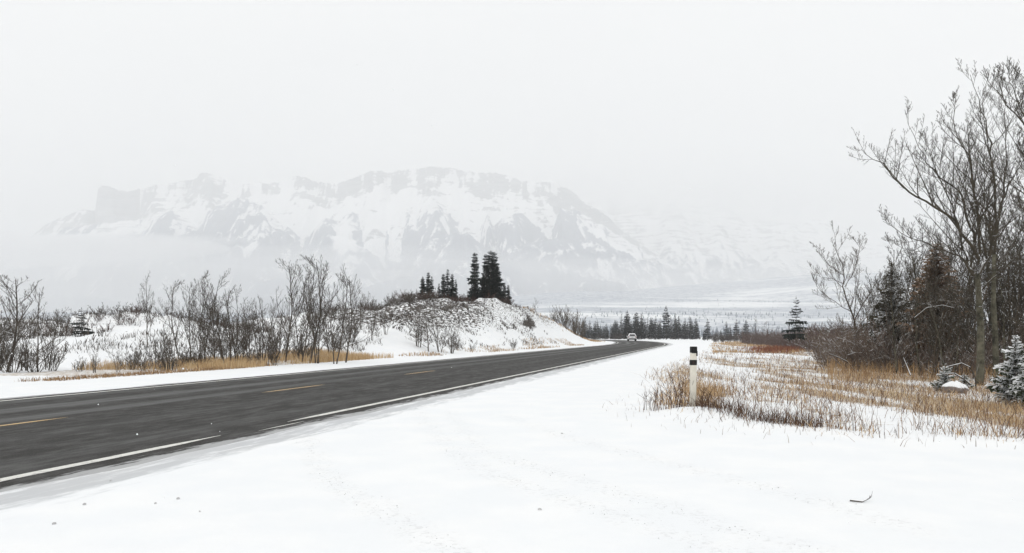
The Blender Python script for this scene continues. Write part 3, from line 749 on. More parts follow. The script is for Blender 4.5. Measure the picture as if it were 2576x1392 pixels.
SM = [(1779, 801, 0, 'slim spruce standing alone just right of the dark row'), (1771, 826, 0, 'tiny spruce at the foot of the slim lone one'), (1812, 830, 1, 'lowest spruce of the small group behind the field edge'),
      (1826, 808, 3, 'bushy spruce at the left of the small group behind the field edge'), (1836, 818, 0, 'short spruce in the middle of the small group'), (1852, 803, 0, 'pointed spruce in the middle of the small group'),
      (1876, 804, 1, 'right-hand pointed spruce of the small group, beside a bare tree'), (1866, 822, 3, 'low bushy spruce between the two pointed ones')]
for (u, vt, k_, lab) in SM:
    put_tree('spruce_tree', SPF[k_], u, 205, vt, lab, 'tree', 'small spruces behind the field edge', z=0, sx=1.3)

# ------------------------------------------------------------------ bare trees and bushes on the left and round the hill
BT = [  # u, d, vtop, variant, width, label
 (16, 29, 684, 1, 1.4, 'tall tangled bare tree cut by the left picture edge'), (-14, 30, 706, 0, 1.3, 'bare tree half outside the left picture edge'),
 (62, 30, 790, 7, 1.2, 'low dark bushy tree between the two leftmost trees'), (96, 29, 712, 5, .9, 'thin bare tree with a single slender leader near the left edge'),
 (122, 31, 768, 3, 1.2, 'short spreading bare tree right of the slender leader'), (238, 28.5, 862, 7, 1.1, 'small leaning bare sapling on the open snow slope'),
 (298, 29, 850, 6, 1.1, 'small bare sapling with wide forks right of the leaning one'), (372, 43, 678, 0, .75, 'tall bare tree with stubby side limbs above the brown knoll'),
 (432, 30, 772, 7, 1.1, 'low many-stemmed bare tree at the start of the golden grass'), (452, 39, 700, 1, .8, 'slender pointed bare tree left of the wide grove'),
 (482, 37, 706, 1, .8, 'second slender bare tree in the left grove'), (510, 35, 716, 4, .9, 'many-stemmed bare tree in the heart of the left grove'),
 (548, 36, 668, 3, .9, 'tallest forked bare tree of the left grove'), (576, 34, 672, 2, .9, 'tall bare tree fanning to the right in the left grove'),
 (604, 36, 712, 6, 1.0, 'spreading bare tree at the right side of the left grove'), (632, 38, 745, 3, 1.0, 'short bare tree between the two groves'),
 (655, 37, 738, 4, .9, 'thin many-stemmed tree starting the middle grove'), (678, 36, 770, 6, 1.0, 'low crooked bare tree in golden grass'),
 (716, 40, 646, 1, .85, 'slender leaning bare tree at the left of the middle grove'), (752, 39, 640, 3, .85, 'tallest bare tree of the middle grove'),
 (776, 38, 636, 1, 1.0, 'straight dark bare tree beside the tallest of the middle grove'), (800, 38, 668, 2, .9, 'forked bare tree in the middle grove'),
 (838, 37, 664, 3, .95, 'bare tree fanning out at the right of the middle grove'), (868, 39, 684, 1, .9, 'thin bare tree leaning right, edge of the middle grove'),
 (905, 60, 728, 6, 1.0, 'bare tree with fine twigs left of the big hill'), (933, 56, 742, 3, 1.0, 'bare tree at the left foot of the big hill'),
 (970, 58, 768, 4, 1.0, 'thin bare tree against the dark edge of the hill'),
 (1052, 58, 776, 7, 1.5, 'leftmost low tree in front of the hill'), (1078, 57, 770, 5, 1.5, 'forked bare tree at the centre of the hill foot'),
 (1108, 58, 772, 6, 1.35, 'upright bare tree in front of the hill'), (1134, 58, 792, 7, 1.35, 'rightmost low tree in front of the hill'),
 (1345, 132, 745, 0, .75, 'single stunted bare tree on the right shoulder of the hill'),
 (1893, 190, 795, 3, .9, 'bare grey tree beside the small spruces, right of the road'), (1932, 120, 806, 6, 1.0, 'faint bare bush left of the lone layered spruce')]
for (u, d, vt, k_, sx, lab) in BT:
    put_tree('bare_tree', VAR[k_], u, d, vt, lab, 'tree', 'bare trees beside the road', sx=sx)
SB = [(150, 50, 775, 0, 'bare bush beside the small dark spruce at left'), (180, 56, 780, 2, 'thin bush left of the small dark spruce'), (236, 55, 778, 0, 'bush right of the small dark spruce'),
      (268, 52, 840, 1, 'dark low bush below the brown knoll'), (330, 31, 868, 1, 'dark tangled bush on the snow slope'), (360, 30, 880, 2, 'bush spreading low over the roadside snow'),
      (395, 32, 850, 1, 'dense bush under the stubby bare tree'), (470, 33, 860, 0, 'bush at the left end of the golden grass'), (200, 29.5, 890, 2, 'small bush low on the open slope'),
      (540, 40, 820, 1, 'brown bush behind the left grove'), (600, 42, 800, 0, 'bush between the groves, behind the stems'), (700, 44, 800, 1, 'brown bush behind the middle grove'),
      (830, 48, 800, 1, 'dark bush on the bank right of the middle grove'), (884, 55, 790, 0, 'upright bush on the bank near the hill'), (1004, 60, 830, 2, 'scrubby bush at the dark left edge of the hill'),
      (1150, 62, 840, 2, 'small twiggy bush right of the hill foot trees'), (1290, 75, 848, 0, 'small clump of twigs on the right flank of the hill'), (1185, 64, 858, 2, 'faint twigs poking from the snow below the hill'),
      (30, 28.5, 850, 1, 'dense low tangle at the feet of the leftmost tall tree'), (85, 28.8, 860, 1, 'tangled bush between the two leftmost slender trees'), (-10, 30, 800, 0, 'brown bush cut by the left picture edge'),
      (130, 30, 850, 2, 'twiggy bush at the left start of the open slope'), (415, 30, 890, 1, 'matted bush hanging over the roadside snow'), (445, 31, 875, 2, 'crooked low bush at the first golden grass'), (500, 33, 850, 1, 'bush under the left grove, in golden grass'),
      (640, 35, 850, 2, 'bush at the gap between the groves'), (690, 36, 860, 0, 'reddish low bush under the middle grove'), (570, 38, 830, 2, 'twiggy bush behind the stems of the left grove'), (760, 42, 820, 1, 'dark bush behind the middle grove, near its centre'),
      (80, 42, 800, 0, 'brown bush on the mound behind the left edge trees'), (20, 44, 790, 1, 'dark bush on the mound at the far left')]
for (u, d, vt, k_, lab) in SB:
    put_tree('bare_bush', SHR[k_], u, d, vt, lab, 'bush', 'leafless bushes on the left bank', sx=1.15, pn=('stems', 'twigs'))
for (u, d, vt, lab) in [(1395, 128, 772, 'left part of the pale willow thicket at the end of the hill'), (1420, 132, 765, 'tallest pale willow clump at the end of the hill'), (1447, 136, 776, 'right pale willow clump above the road bend'), (1462, 142, 800, 'low willow clump at the tip of the hill')]:
    put_tree('willow_bush', REED, u, d, vt, lab, 'bush', 'pale willow bushes at the end of the hill', sx=1.1, pn=('stems', 'twigs'))

# ------------------------------------------------------------------ custom big trees on the right
PBIG = dict(max=4, seg=[8, 6, 5, 3, 2], up=[.2, .45, .5, .42, .4], wob=[.04, .05, .075, .10, .12], nch=[10, 19, 9, 5, 0], ang=[40, 42, 44, 46, 46],
            ratio=[.5, .42, .46, .44, 0], t0=[.3, .12, .12, .1, 0], sides=[8, 6, 4, 3, 3], tip=.0034, thick=.0105)
def big_tree(name, D, limbs, trunk, label, group=None, P=PBIG, mtr=None, mcr=None, seed=1, childL=.42, mult=1.0):
    """limbs: list of (points [(u, v)], r0, depth offset of the tip); trunk: (points, r0, r1)"""
    rg = random.Random(seed)
    base = Vector((px(trunk[0][0][0], D), D, 0)); base.z = hz1(base.x, D) - .05
    t = empty(name, base); tag(t, label, 'tree', group)
    def w(u, v, d): return Vector((px(u, d), d, pz(v, d))) - base
    tp = [w(u, v, D) for u, v in trunk[0]]; tp[0].z = -.1
    n = len(tp); T = Tubes(); T.add(tp, [trunk[1] + (trunk[2] - trunk[1]) * i / (n - 1) for i in range(n)], 10)
    ob('trunk', T.mesh('trunk', mtr), t)
    for (pts, r0, dy) in limbs:
        n0 = len(pts); cp = catmull([(u, v) for u, v in pts], 3); m = len(cp)
        P3d = [w(u, v, D + dy * (i / (m - 1)) ** 1.0) for i, (u, v) in enumerate(cp)]
        for i in range(1, m): P3d[i] = P3d[i] + Vector((rg.gauss(0, .02), rg.gauss(0, .04), rg.gauss(0, .02)))
        rad = [max(.005, .74 * r0 * (1 - .9 * i / (m - 1))) for i in range(m)]
        dirs = [(P3d[min(i + 1, m - 1)] - P3d[max(i - 1, 0)]).normalized() for i in range(m)]
        L = sum((P3d[i + 1] - P3d[i]).length for i in range(m - 1))
        A_ = Tubes(); A_.add(P3d, rad, 6)
        spawn(lambda l: A_, rg, P3d, rad, dirs, L, 1, P, .06, mult)
        ob('limb', A_.mesh('limb', mcr), t)
    return t

T2 = [([(2462, 652), (2400, 556), (2330, 506), (2267, 469), (2213, 411), (2167, 375)], .06, -1.2),
      ([(2450, 610), (2433, 548), (2421, 494), (2375, 452), (2346, 427), (2309, 369), (2275, 286)], .05, .8),
      ([(2465, 639), (2458, 535), (2446, 477), (2433, 390), (2404, 327), (2396, 248)], .055, -.6),
      ([(2462, 690), (2496, 619), (2500, 523), (2492, 411), (2483, 340), (2467, 277), (2444, 186)], .065, .6),
      ([(2446, 693), (2413, 644), (2350, 623), (2292, 598), (2217, 560)], .042, -1.3),
      ([(2458, 702), (2425, 648), (2408, 569), (2384, 494), (2350, 411), (2330, 350)], .045, 1.4),
      ([(2466, 740), (2430, 700), (2380, 660), (2330, 640), (2270, 625), (2225, 590)], .03, 1.6),
      ([(2469, 731), (2517, 681), (2574, 635), (2620, 610)], .03, -1.0),
      ([(2464, 800), (2420, 770), (2370, 755), (2320, 765)], .025, -1.4)]
big_tree('poplar_tree', 21.5, T2, ([(2463, 980), (2466, 900), (2466, 820), (2461, 745), (2458, 690)], .115, .065),
         'big spreading bare poplar with olive trunk near the right picture edge', 'tall bare trees on the right', mtr=M_barkg, mcr=M_pop, seed=5)
T3 = [([(2500, 640), (2500, 577), (2517, 515), (2550, 444), (2574, 406), (2590, 330)], .05, -.8), ([(2500, 660), (2480, 560), (2470, 480), (2455, 400), (2440, 300)], .04, 1.2),
      ([(2498, 700), (2540, 620), (2580, 560), (2620, 480)], .04, .7), ([(2500, 640), (2520, 520), (2525, 430), (2530, 330), (2520, 230)], .045, .8)]
big_tree('poplar_tree', 24, T3, ([(2506, 950), (2503, 860), (2498, 760), (2500, 640)], .10, .055), 'second bare poplar standing close behind the big spreading one', 'tall bare trees on the right', mtr=M_barkg, mcr=M_pop, seed=6)
T4 = [([(2625, 420), (2575, 315), (2517, 244), (2483, 198)], .035, -.5), ([(2625, 400), (2575, 298), (2546, 223), (2533, 178)], .035, .6), ([(2630, 620), (2590, 560), (2560, 520), (2530, 500)], .03, -.8),
      ([(2635, 520), (2600, 440), (2575, 400), (2560, 340)], .035, .6), ([(2630, 700), (2570, 660), (2540, 600)], .03, .7), ([(2634, 640), (2680, 540), (2720, 400), (2740, 260)], .06, .8), ([(2636, 720), (2700, 620), (2790, 540), (2860, 420)], .05, -.9), ([(2630, 520), (2660, 380), (2650, 240), (2690, 100)], .06, -.5), ([(2634, 600), (2600, 480), (2610, 330), (2580, 180)], .05, 1.4), ([(2637, 780), (2690, 740), (2760, 720)], .03, .9)]
big_tree('poplar_tree', 19, T4, ([(2650, 1000), (2640, 860), (2642, 740), (2630, 600), (2628, 500), (2618, 400), (2626, 290), (2612, 180)], .12, .02), 'bare poplar whose branches reach in over the right picture edge', 'tall bare trees on the right', mtr=M_barkg, mcr=M_pop, seed=7)
P1b = dict(PBIG, nch=[8, 14, 8, 5, 0], ratio=[.5, .45, .45, .42, 0], tip=.0038)
T1 = [([(2156, 836), (2142, 789), (2124, 736), (2121, 687), (2103, 624), (2091, 572)], .055, -.3), ([(2124, 722), (2149, 677), (2160, 624), (2149, 600)], .028, .5),
      ([(2142, 785), (2124, 775), (2086, 750), (2054, 722), (2047, 698)], .025, -.8), ([(2124, 715), (2093, 701), (2058, 694), (2040, 668)], .022, .7),
      ([(2121, 690), (2107, 683), (2075, 652), (2051, 615)], .022, -.5), ([(2158, 820), (2191, 782), (2205, 750), (2208, 700)], .03, .5),
      ([(2158, 838), (2200, 828), (2240, 820)], .02, -1.0), ([(2157, 836), (2110, 824), (2068, 838)], .02, -1.0)]
big_tree('bare_tree', 31, T1, ([(2160, 928), (2158, 890), (2157, 860), (2156, 830)], .085, .06), 'medium bare tree with snow-lined low limbs at the left end of the wood', 'tall bare trees on the right', P=P1b, mtr=M_bark, mcr=M_barkt, seed=8)

# background wood on the right: each tree a thing
VT = [bare_proto(61, 1, P2, (M_barkg, M_pop)), bare_proto(62, 2, P2, (M_barkt, M_pop)), bare_proto(63, 3, P3, (M_barkt, M_pop)), bare_proto(64, 2, BARE, (M_barkg, M_pop))]
RW = [(2205, 36, 640, 2, 'olive bare tree behind the olive conifer'), (2232, 39, 586, 0, 'bare tree reaching above the olive conifer'), (2268, 37, 576, 3, 'fine-twigged tree between the two conifers'),
      (2296, 35, 590, 1, 'bare tree just left of the brown conifer'), (2330, 38, 560, 2, 'bare tree rising behind the brown conifer'), (2185, 40, 720, 2, 'low spreading tree beside the medium bare tree'),
      (2368, 33, 620, 1, 'bare tree in front of the brown conifer'), (2405, 30, 590, 0, 'straight thin tree right of the brown conifer'), (2436, 29, 560, 3, 'thin tree behind the big poplar trunk'),
      (2505, 30, 470, 0, 'tall thin tree right of the big poplar trunks'), (2530, 28, 440, 3, 'tall fine-twigged tree close to the right edge'), (2556, 27, 500, 1, 'grey thin tree at the right edge'),
      (2580, 26, 430, 0, 'thin tree cut by the right picture edge'), (2350, 27, 760, 2, 'low crooked tree in front of the wood'), (2545, 22, 700, 2, 'short tree behind the snowy young spruce'),
      (2420, 25, 740, 1, 'short tree left of the big poplar trunk'), (2300, 29, 770, 3, 'small tree with snowy stems in the wood edge'), (2240, 31, 800, 2, 'small crooked tree at the wood edge'),
      (2515, 33, 560, 2, 'mid-height tree among the right-edge stems'), (2475, 32, 600, 1, 'mid-height tree behind the forked poplar'), (2338, 25, 668, 1, 'slender tree standing before the left side of the brown conifer'), (2388, 24, 640, 3, 'slender tree standing before the right side of the brown conifer'),
      (2312, 26, 700, 0, 'thin dark sapling between the two conifers, in front'), (2216, 33, 700, 3, 'twiggy tree in front of the olive conifer'), (2440, 27, 640, 2, 'many-stemmed tree behind the left side of the poplar trunk'), (2700, 27, 480, 0, 'bare tree beyond the right picture edge, nearest to it'), (2780, 30, 520, 2, 'second bare tree beyond the right picture edge'), (2860, 28, 470, 3, 'third bare tree beyond the right picture edge'), (2960, 31, 540, 1, 'outermost bare tree beyond the right picture edge'), (2570, 24, 560, 2, 'many-stemmed tree behind the snowy young spruce'), (2255, 27.5, 668, 0, 'upright slender tree before the olive conifer, right side'), (2284, 29, 640, 1, 'upright tree filling the gap between the two conifers'), (2320, 30, 600, 0, 'slim tree touching the left tip of the brown conifer'), (2350, 26, 720, 1, 'low slim tree in front of the foot of the brown conifer'),
      (2400, 27, 560, 1, 'slim upright tree between the brown conifer and the poplar'), (2424, 32, 520, 0, 'tall slim tree just left of the poplar fork'), (2525, 26, 620, 0, 'slim tree right of the second poplar trunk'), (2545, 30, 520, 1, 'tall slim tree left of the right picture edge'), (2562, 28, 580, 0, 'slim tree almost at the right picture edge'), (2195, 34, 668, 0, 'slim tree just right of the medium bare tree'), (2226, 35, 620, 1, 'slim tree left of the olive conifer')]
for (u, d, vt, k_, lab) in RW:
    put_tree('bare_tree', VT[k_], u, d, vt, lab, 'tree', 'thin bare trees of the wood on the right', sx=.9)
put_tree('conifer_tree', SPG, 2356, 28.5, 606, 'rusty brown conifer in the middle of the wood on the right', 'tree', sx=1.0)
put_tree('conifer_tree', SPO, 2242, 31, 652, 'dark olive conifer dusted with snow, left in the wood', 'tree', sx=1.0)
put_tree('young_spruce', SPS, 2553, 15.6, 838, 'young spruce thick with snow at the right picture edge', 'tree', sx=1.1, pn=('trunk', 'crown', 'snow_cover'))
put_tree('young_spruce', SPS, 2590, 14.9, 880, 'low snowy spruce cut off by the right picture edge', 'tree', sx=1.1, pn=('trunk', 'crown', 'snow_cover'))
put_tree('young_spruce', SPB, 2378, 19.4, 910, 'small bushy snow-dusted spruce beside the snowy boulder', 'tree', sx=.78, pn=('trunk', 'crown', 'snow_cover'))
put_tree('young_spruce', SPB, 2424, 20.3, 934, 'low spreading snow-dusted spruce behind the boulder', 'tree', sx=1.0, pn=('trunk', 'crown', 'snow_cover'))

# ------------------------------------------------------------------ undergrowth masses (uncountable)
def merge_copies(src, places, name, mat, label):
    """src list of (V, F); places (n, 6): x, y, z, h, rz, idx"""
    VV = []; FF = []; b = 0
    for (x, y, z, h, a, i, sx) in places:
        V, Fc = src[int(i)]; c, s = math.cos(a), math.sin(a)
        q = np.stack([(V[:, 0] * c - V[:, 1] * s) * h * sx + x, (V[:, 0] * s + V[:, 1] * c) * h * sx + y, V[:, 2] * h + z], 1)
        VV.append(q); FF.append(Fc + b); b += len(V)
    o = ob(name, mesh_np(name, np.concatenate(VV), np.concatenate(FF), mat)); tag(o, label, None, None, 'stuff'); return o
def shrub_src(seeds, stems, P, spread):
    out = []
    for s in seeds:
        a, b = shrub_tubes(s, stems, P, spread); va, fa = a.arrays(); vb, fb = b.arrays()
        out.append((np.concatenate([va, vb]), np.concatenate([fa, fb + len(va)])))
    return out
PU = dict(PS, nch=[7, 2, 0], seg=[3, 2, 1], tip=.006, up=[.1, .2, .2], wob=[.2, .2, .2])
SRC = shrub_src([1, 2, 3, 4], 9, PU, 1.0)
rs = np.random.RandomState(5)
def places(n, fn, hlo, hhi):
    out = []
    for _ in range(n):
        u, d = fn(); x = px(u, d); out.append((x, d, 0, rs.uniform(hlo, hhi), rs.uniform(0, 6.28), rs.randint(0, 4), rs.uniform(.8, 1.3)))
    A_ = np.array(out); A_[:, 2] = height(A_[:, 0], A_[:, 1]) - .05; return A_
def along(P, jx, jy):
    def f():
        t = rs.uniform(0, len(P) - 1.001); i = int(t); p = P[i] * (1 - (t - i)) + P[i + 1] * (t - i)
        d = p[1] + rs.uniform(*jy); x = p[0] + rs.uniform(-jx, jx); return x / d * F + W / 2, d
    return f
merge_copies(SRC, places(105, along(LEFT, 3.5, (-5, 9)), .3, 1.3), 'undergrowth', M_bark, 'tangled dark brush along the crest of the left bank')
merge_copies(SRC, places(90, along(LEFT[5:], 3.0, (-7, 3)), .3, 1.0), 'undergrowth', M_barkr, 'reddish brown brush on the left knolls')
merge_copies(SRC, places(210, along(HILL[1:7], 2.0, (-.5, 9)), .5, 1.5), 'undergrowth', M_barkr, 'dark red brush around the feet of the hilltop spruces')
merge_copies(SRC, places(45, along(HILL[0:3], 2.0, (-2, 5)), .7, 1.6), 'undergrowth', M_bark, 'brush on the left shoulder of the hill')
merge_copies(SRC, places(60, along(HILL[6:], 1.0, (-1, 6)), .4, 1.2), 'undergrowth', M_barkr, 'brown scrub trailing down the right end of the hill')
PW = dict(PS, nch=[7, 3, 0], seg=[3, 2, 1], tip=.004, up=[.15, .2, .2], wob=[.13, .16, .16])
SRCW = shrub_src([11, 12, 13, 14], 14, PW, .8)
M_thick = mat_bark('wood_thicket_twigs', (.075, .055, .045), (.19, .145, .112), .7, 9)
def wood():
    u = rs.uniform(2060, 3300); d = rs.uniform(24 + max(0, (2400 - u)) * .02, 44); return u, d
merge_copies(SRCW, places(220, wood, .9, 2.3), 'undergrowth', M_thick, 'dense dark brush filling the wood on the right')
def wood2():
    u = rs.uniform(1865, 2170); d = np.interp(u, [1865, 1950, 2050, 2170], [118, 88, 62, 44]) + rs.uniform(0, 18); return u, d
merge_copies(SRCW, places(210, wood2, .7, 2.5), 'undergrowth', mat_bark('dark_plum_twigs', (.065, .045, .042), (.15, .105, .09), .35, 6), 'plum brown thicket below the lone layered spruce')
def wood3():
    u = rs.uniform(1480, 2010); d = rs.uniform(150, 210); return (u if u > 1800 else u), d if u > 1790 else rs.uniform(262, 300)
merge_copies(SRCW, places(120, wood3, 1.0, 2.6), 'undergrowth', mat_bark('far_brush_twigs', (.035, .03, .03), (.08, .066, .06), .1, 3), 'low far brush at the foot of the distant spruces')

# ------------------------------------------------------------------ grasses
def blades(name, x, y, h, mat, label, w=.006, lean=.35, tint=None, seed=1, kind='stuff', parent=None, z=None, per_w=None):
    rs_ = np.random.RandomState(seed); n = len(x)
    if z is None: z = height(x, y) - .01
    a = rs_.uniform(0, 6.283, n); l = np.abs(rs_.normal(0, lean, n)); la = rs_.uniform(0, 6.283, n)
    ww = (per_w if per_w is not None else w) * rs_.uniform(.6, 1.4, n)
    dx, dy = np.cos(a) * ww, np.sin(a) * ww; lx, ly = np.cos(la) * l * h, np.sin(la) * l * h
    B = np.stack([x, y, z], 1); Z = np.zeros(n)
    v0 = B + np.stack([-dx, -dy, Z], 1); v1 = B + np.stack([dx, dy, Z], 1)
    m = B + np.stack([lx * .35, ly * .35, h * .6], 1); v2 = m + np.stack([dx, dy, Z], 1) * .75; v3 = m - np.stack([dx, dy, Z], 1) * .75
    v4 = B + np.stack([lx, ly, h], 1)
    V = np.stack([v0, v1, v2, v3, v4], 1).reshape(-1, 3); b = np.arange(n) * 5
    q = np.stack([b, b + 1, b + 2, b + 3], 1); t = np.stack([b + 3, b + 2, b + 4], 1)
    ti = np.repeat(tint if tint is not None else rs_.rand(n), 5)
    o = ob(name, mesh_np(name, V, [q, t], mat, {'tint': ti}), parent); 
    if label: tag(o, label, None, None, kind)
    return o
def clump(x, d): return .6 * fbm(x * 1.5, d * .22, 4, 81) + .4 * fbm(x * .35, d * .06, 2, 89)
def field_pts(n, seed, ulo=1560, uhi=3300, dlo=9.5, dhi=150, thr=.46, sharp=7):
    r_ = np.random.RandomState(seed); d = np.exp(r_.uniform(math.log(dlo), math.log(dhi), n)); u = r_.uniform(ulo, uhi, n); x = (u - W / 2) / F * d
    sd = field_sd(x, d); cl_ = clump(x, d); den = np.clip((cl_ - thr) * sharp + .5, 0, 1) * np.clip(sd * .7 + .35, 0, 1)
    k_ = (r_.rand(n) < den) & (sd > -.5); return x[k_], d[k_], cl_[k_]
x, y, c_ = field_pts(175000, 1, thr=.53, sharp=4.5); r_ = np.random.RandomState(3)
far_w = .003 + y * .00025
blades('dry_grass', x, y, (.04 + .17 * r_.rand(len(x)) ** 2.5) * (.4 + 1.3 * c_), M_grass, 'golden dry grass patches across the snowy field', tint=np.clip(.0 + .95 * r_.rand(len(x)) ** .8 + (c_ - .5) * .9, 0, 1), per_w=far_w * .62, lean=1.1, seed=2)
x, y, c_ = field_pts(44000, 4, thr=.38, sharp=5)
blades('dry_weeds', x, y, np.abs(np.random.RandomState(5).normal(.13, .09, len(x))) + .04, M_weed, 'brown weed stalks poking through the snow in the field', per_w=.002 + y * .00015, lean=.8, seed=6)
# lone stalks on the snow beyond the field edge
r_ = np.random.RandomState(9); n = 500; t = r_.uniform(0, 8, n); i = t.astype(int); x = FIELD[i, 0] * (1 - t + i) + FIELD[i + 1, 0] * (t - i); y = FIELD[i, 1] * (1 - t + i) + FIELD[i + 1, 1] * (t - i)
x += r_.normal(-.1, .5, n); y += r_.normal(0, .45, n)
blades('dry_weeds', x, y, r_.uniform(.04, .16, n), M_weed, 'sparse short stalks along the snowy edge of the field', w=.003, lean=.8, seed=10)
# dark red-brown weeds right of the post mound
n = 900; r_ = np.random.RandomState(12); t = r_.rand(n); x = 3.15 + 1.5 * t + r_.normal(0, .15, n); y = 13.2 - 1.9 * t + r_.normal(.25, .22, n)
blades('dry_weeds', x, y, r_.uniform(.08, .28, n), M_weed, 'dark brown weeds on the bank right of the marker post', w=.004, lean=.7, tint=r_.uniform(0, .4, n), seed=13)
# taller golden grass at the far edge of the field and red patch
def pix_patch(n, ulo, uhi, dlo, dhi, seed):
    r_ = np.random.RandomState(seed); u = r_.uniform(ulo, uhi, n); d = r_.uniform(dlo, dhi, n); return (u - W / 2) / F * d, d, r_
x, y, r_ = pix_patch(13000, 1790, 2150, 60, 160, 14); kk = (field_sd(x, y) > 0) & (fbm(x * .22, y * .07, 4, 88) + .25 * (r_.rand(len(x)) - .5) > .52); x, y = x[kk], y[kk]
blades('dry_grass', x, y, r_.uniform(.08, .3, len(x)), M_grass, 'tall golden grass at the far end of the field', per_w=.03, lean=.3, seed=15, tint=r_.uniform(.3, .8, len(x)))
x, y, r_ = pix_patch(5000, 1840, 2060, 52, 84, 16)
kk = np.exp(-((x / y * F + W / 2 - 1950) / 55) ** 2 - ((y - 68) / 8) ** 2) * 1.3 * fbm(x * .5, y * .2, 3, 87) > r_.rand(len(x)) * .6; x, y = x[kk], y[kk]
blades('dry_weeds', x, y, r_.uniform(.25, .6, len(x)), m_tinted('rust_red_weeds', [(0, (.12, .04, .025)), (1, (.26, .10, .055))]), 'rust red weeds in the far part of the field', per_w=.016, lean=.3, seed=17)
x, y, r_ = pix_patch(15000, 2080, 3200, 22, 34, 18)
kk = (y > 33 - (x - 12) * .9) | (r_.rand(len(x)) < .25); x, y = x[kk], y[kk]
blades('dry_grass', x, y, r_.uniform(.25, .65, len(x)), M_grass, 'rusty gold grass along the edge of the wood', per_w=.006, lean=.35, seed=19, tint=r_.uniform(.1, .6, len(x)))
# grass round the marker post
x, y, r_ = pix_patch(6500, 1610, 1900, 13.2, 20, 20)
kk = (fbm(x * 1.6, y * .9, 4, 82) + .1 * (r_.rand(len(x)) - .5) > .46 + .12 * np.abs((x / y * F + W / 2 - 1740) / 110) ** 2) & (field_sd(x, y) > -.1); x, y = x[kk], y[kk]
blades('dry_grass', x, y, .05 + .36 * r_.rand(len(x)) ** 2.6, M_grass, 'golden grass tufts behind the marker post', w=.004, lean=.9, seed=21, tint=r_.uniform(.15, .8, len(x)))
# golden grass on the left roadside bank
def bank(n, slo, shi, olo, ohi, seed):
    r_ = np.random.RandomState(seed); s = r_.uniform(slo, shi, n); off = r_.uniform(olo, ohi, n); x, y = road_pt(s, -off); return x, y, r_
x, y, r_ = bank(30000, 28, 47, 8.3, 14.0, 22); k_ = fbm(x * .45, y * .35, 3, 83) + .3 * (r_.rand(len(x)) - .5) > .47
x, y = x[k_], y[k_]
blades('dry_grass', x, y, r_.uniform(.12, .45, len(x)), M_grass, 'tall golden grass along the far roadside, under the bare groves', w=.009, lean=.25, seed=23, tint=r_.uniform(.4, .95, len(x)))
x, y, r_ = bank(6000, 16, 34, 8.3, 9.4, 24); k_ = fbm(x * .6, y * .5, 3, 86) > .42; x, y = x[k_], y[k_]
blades('dry_grass', x, y, r_.uniform(.03, .15, len(x)), M_grass, 'short rusty grass fringe along the left snow shoulder', w=.008, lean=.4, seed=25, tint=r_.uniform(0, .5, len(x)))
x, y, r_ = bank(4500, 50, 110, 6.6, 9.4, 26); k_ = fbm(x * .3, y * .3, 3, 84) > .47; x, y = x[k_], y[k_]
blades('dry_grass', x, y, r_.uniform(.08, .3, len(x)), M_grass, 'thin dry grass fringe at the foot of the hill', w=.014, lean=.35, seed=27, tint=r_.uniform(0, .7, len(x)))
# golden crest on the right end of the hill
P_ = HILL[6:]; n = 9000; r_ = np.random.RandomState(28); t = r_.uniform(0, len(P_) - 1.001, n); i = t.astype(int)
x = P_[i, 0] * (1 - t + i) + P_[i + 1, 0] * (t - i) + r_.normal(0, 1.2, n); y = P_[i, 1] * (1 - t + i) + P_[i + 1, 1] * (t - i) + r_.uniform(-7, 2, n)
kk = road_rd(x, y) < -6.3; x, y = x[kk], y[kk]
blades('dry_grass', x, y, r_.uniform(.15, .45, len(x)), M_grass, 'golden grass on the descending right end of the hill', w=.02, lean=.35, seed=29, tint=r_.uniform(.15, .7, len(x)))
# dark scrub and clods on the hill face and left bank
def hillpts(n, ulo, uhi, dlo, dhi, seed, thr):
    r_ = np.random.RandomState(seed); u = r_.uniform(ulo, uhi, n); d = r_.uniform(dlo, dhi, n); x = (u - W / 2) / F * d
    k_ = (fbm(x * .55, d * .3, 4, 85) + .12 * (r_.rand(n) - .5) > thr) & (road_rd(x, d) < -8.5) & (height(x, d) > .3); return x[k_], d[k_], r_
x, y, r_ = hillpts(16000, 955, 1430, 60, 104, 31, .52)
blades('hillside_scrub', x, y, r_.uniform(.06, .3, len(x)), M_scrub, 'low dark scrub scratched through the snow on the hill face', w=.03, lean=.9, seed=32)
x, y, r_ = hillpts(17000, -60, 960, 33, 62, 33, .51)
blades('hillside_scrub', x, y, r_.uniform(.1, .4, len(x)), M_scrub, 'low dark scrub poking from the left snow bank', w=.016, lean=.8, seed=34)

# ------------------------------------------------------------------ eroded soil ledges on the hill
def lump(name, mat, sx, sy, sz, seed, n=20, m=12, flat=.35):
    th = np.linspace(0, 2 * np.pi, n, endpoint=False); ph = np.linspace(-.5 * np.pi, .5 * np.pi, m)
    P_, T_ = np.meshgrid(ph, th, indexing='ij'); r = .75 + .5 * fbm(T_ * 1.3 + seed, P_ * 1.6 + seed, 3, seed)
    r[:, :] = r * (1 - .0 * T_); r[0] = r[0, 0]; r[-1] = r[-1, 0]
    x = np.cos(P_) * np.cos(T_) * r * sx; y = np.cos(P_) * np.sin(T_) * r * sy; z = np.sin(P_) * r * sz
    idx = np.arange(n * m).reshape(m, n); nx = np.roll(idx, -1, 1)
    q = np.stack([idx[:-1], nx[:-1], nx[1:], idx[1:]], -1).reshape(-1, 4)
    return mesh_np(name, np.stack([x, y, z], -1).reshape(-1, 3), q, mat, None, True)
k = NB('soil_under_snow'); g = k.n('NewGeometry'); sx_ = k.n('SeparateXYZ'); k.l(g.outputs['Normal'], sx_.inputs[0])
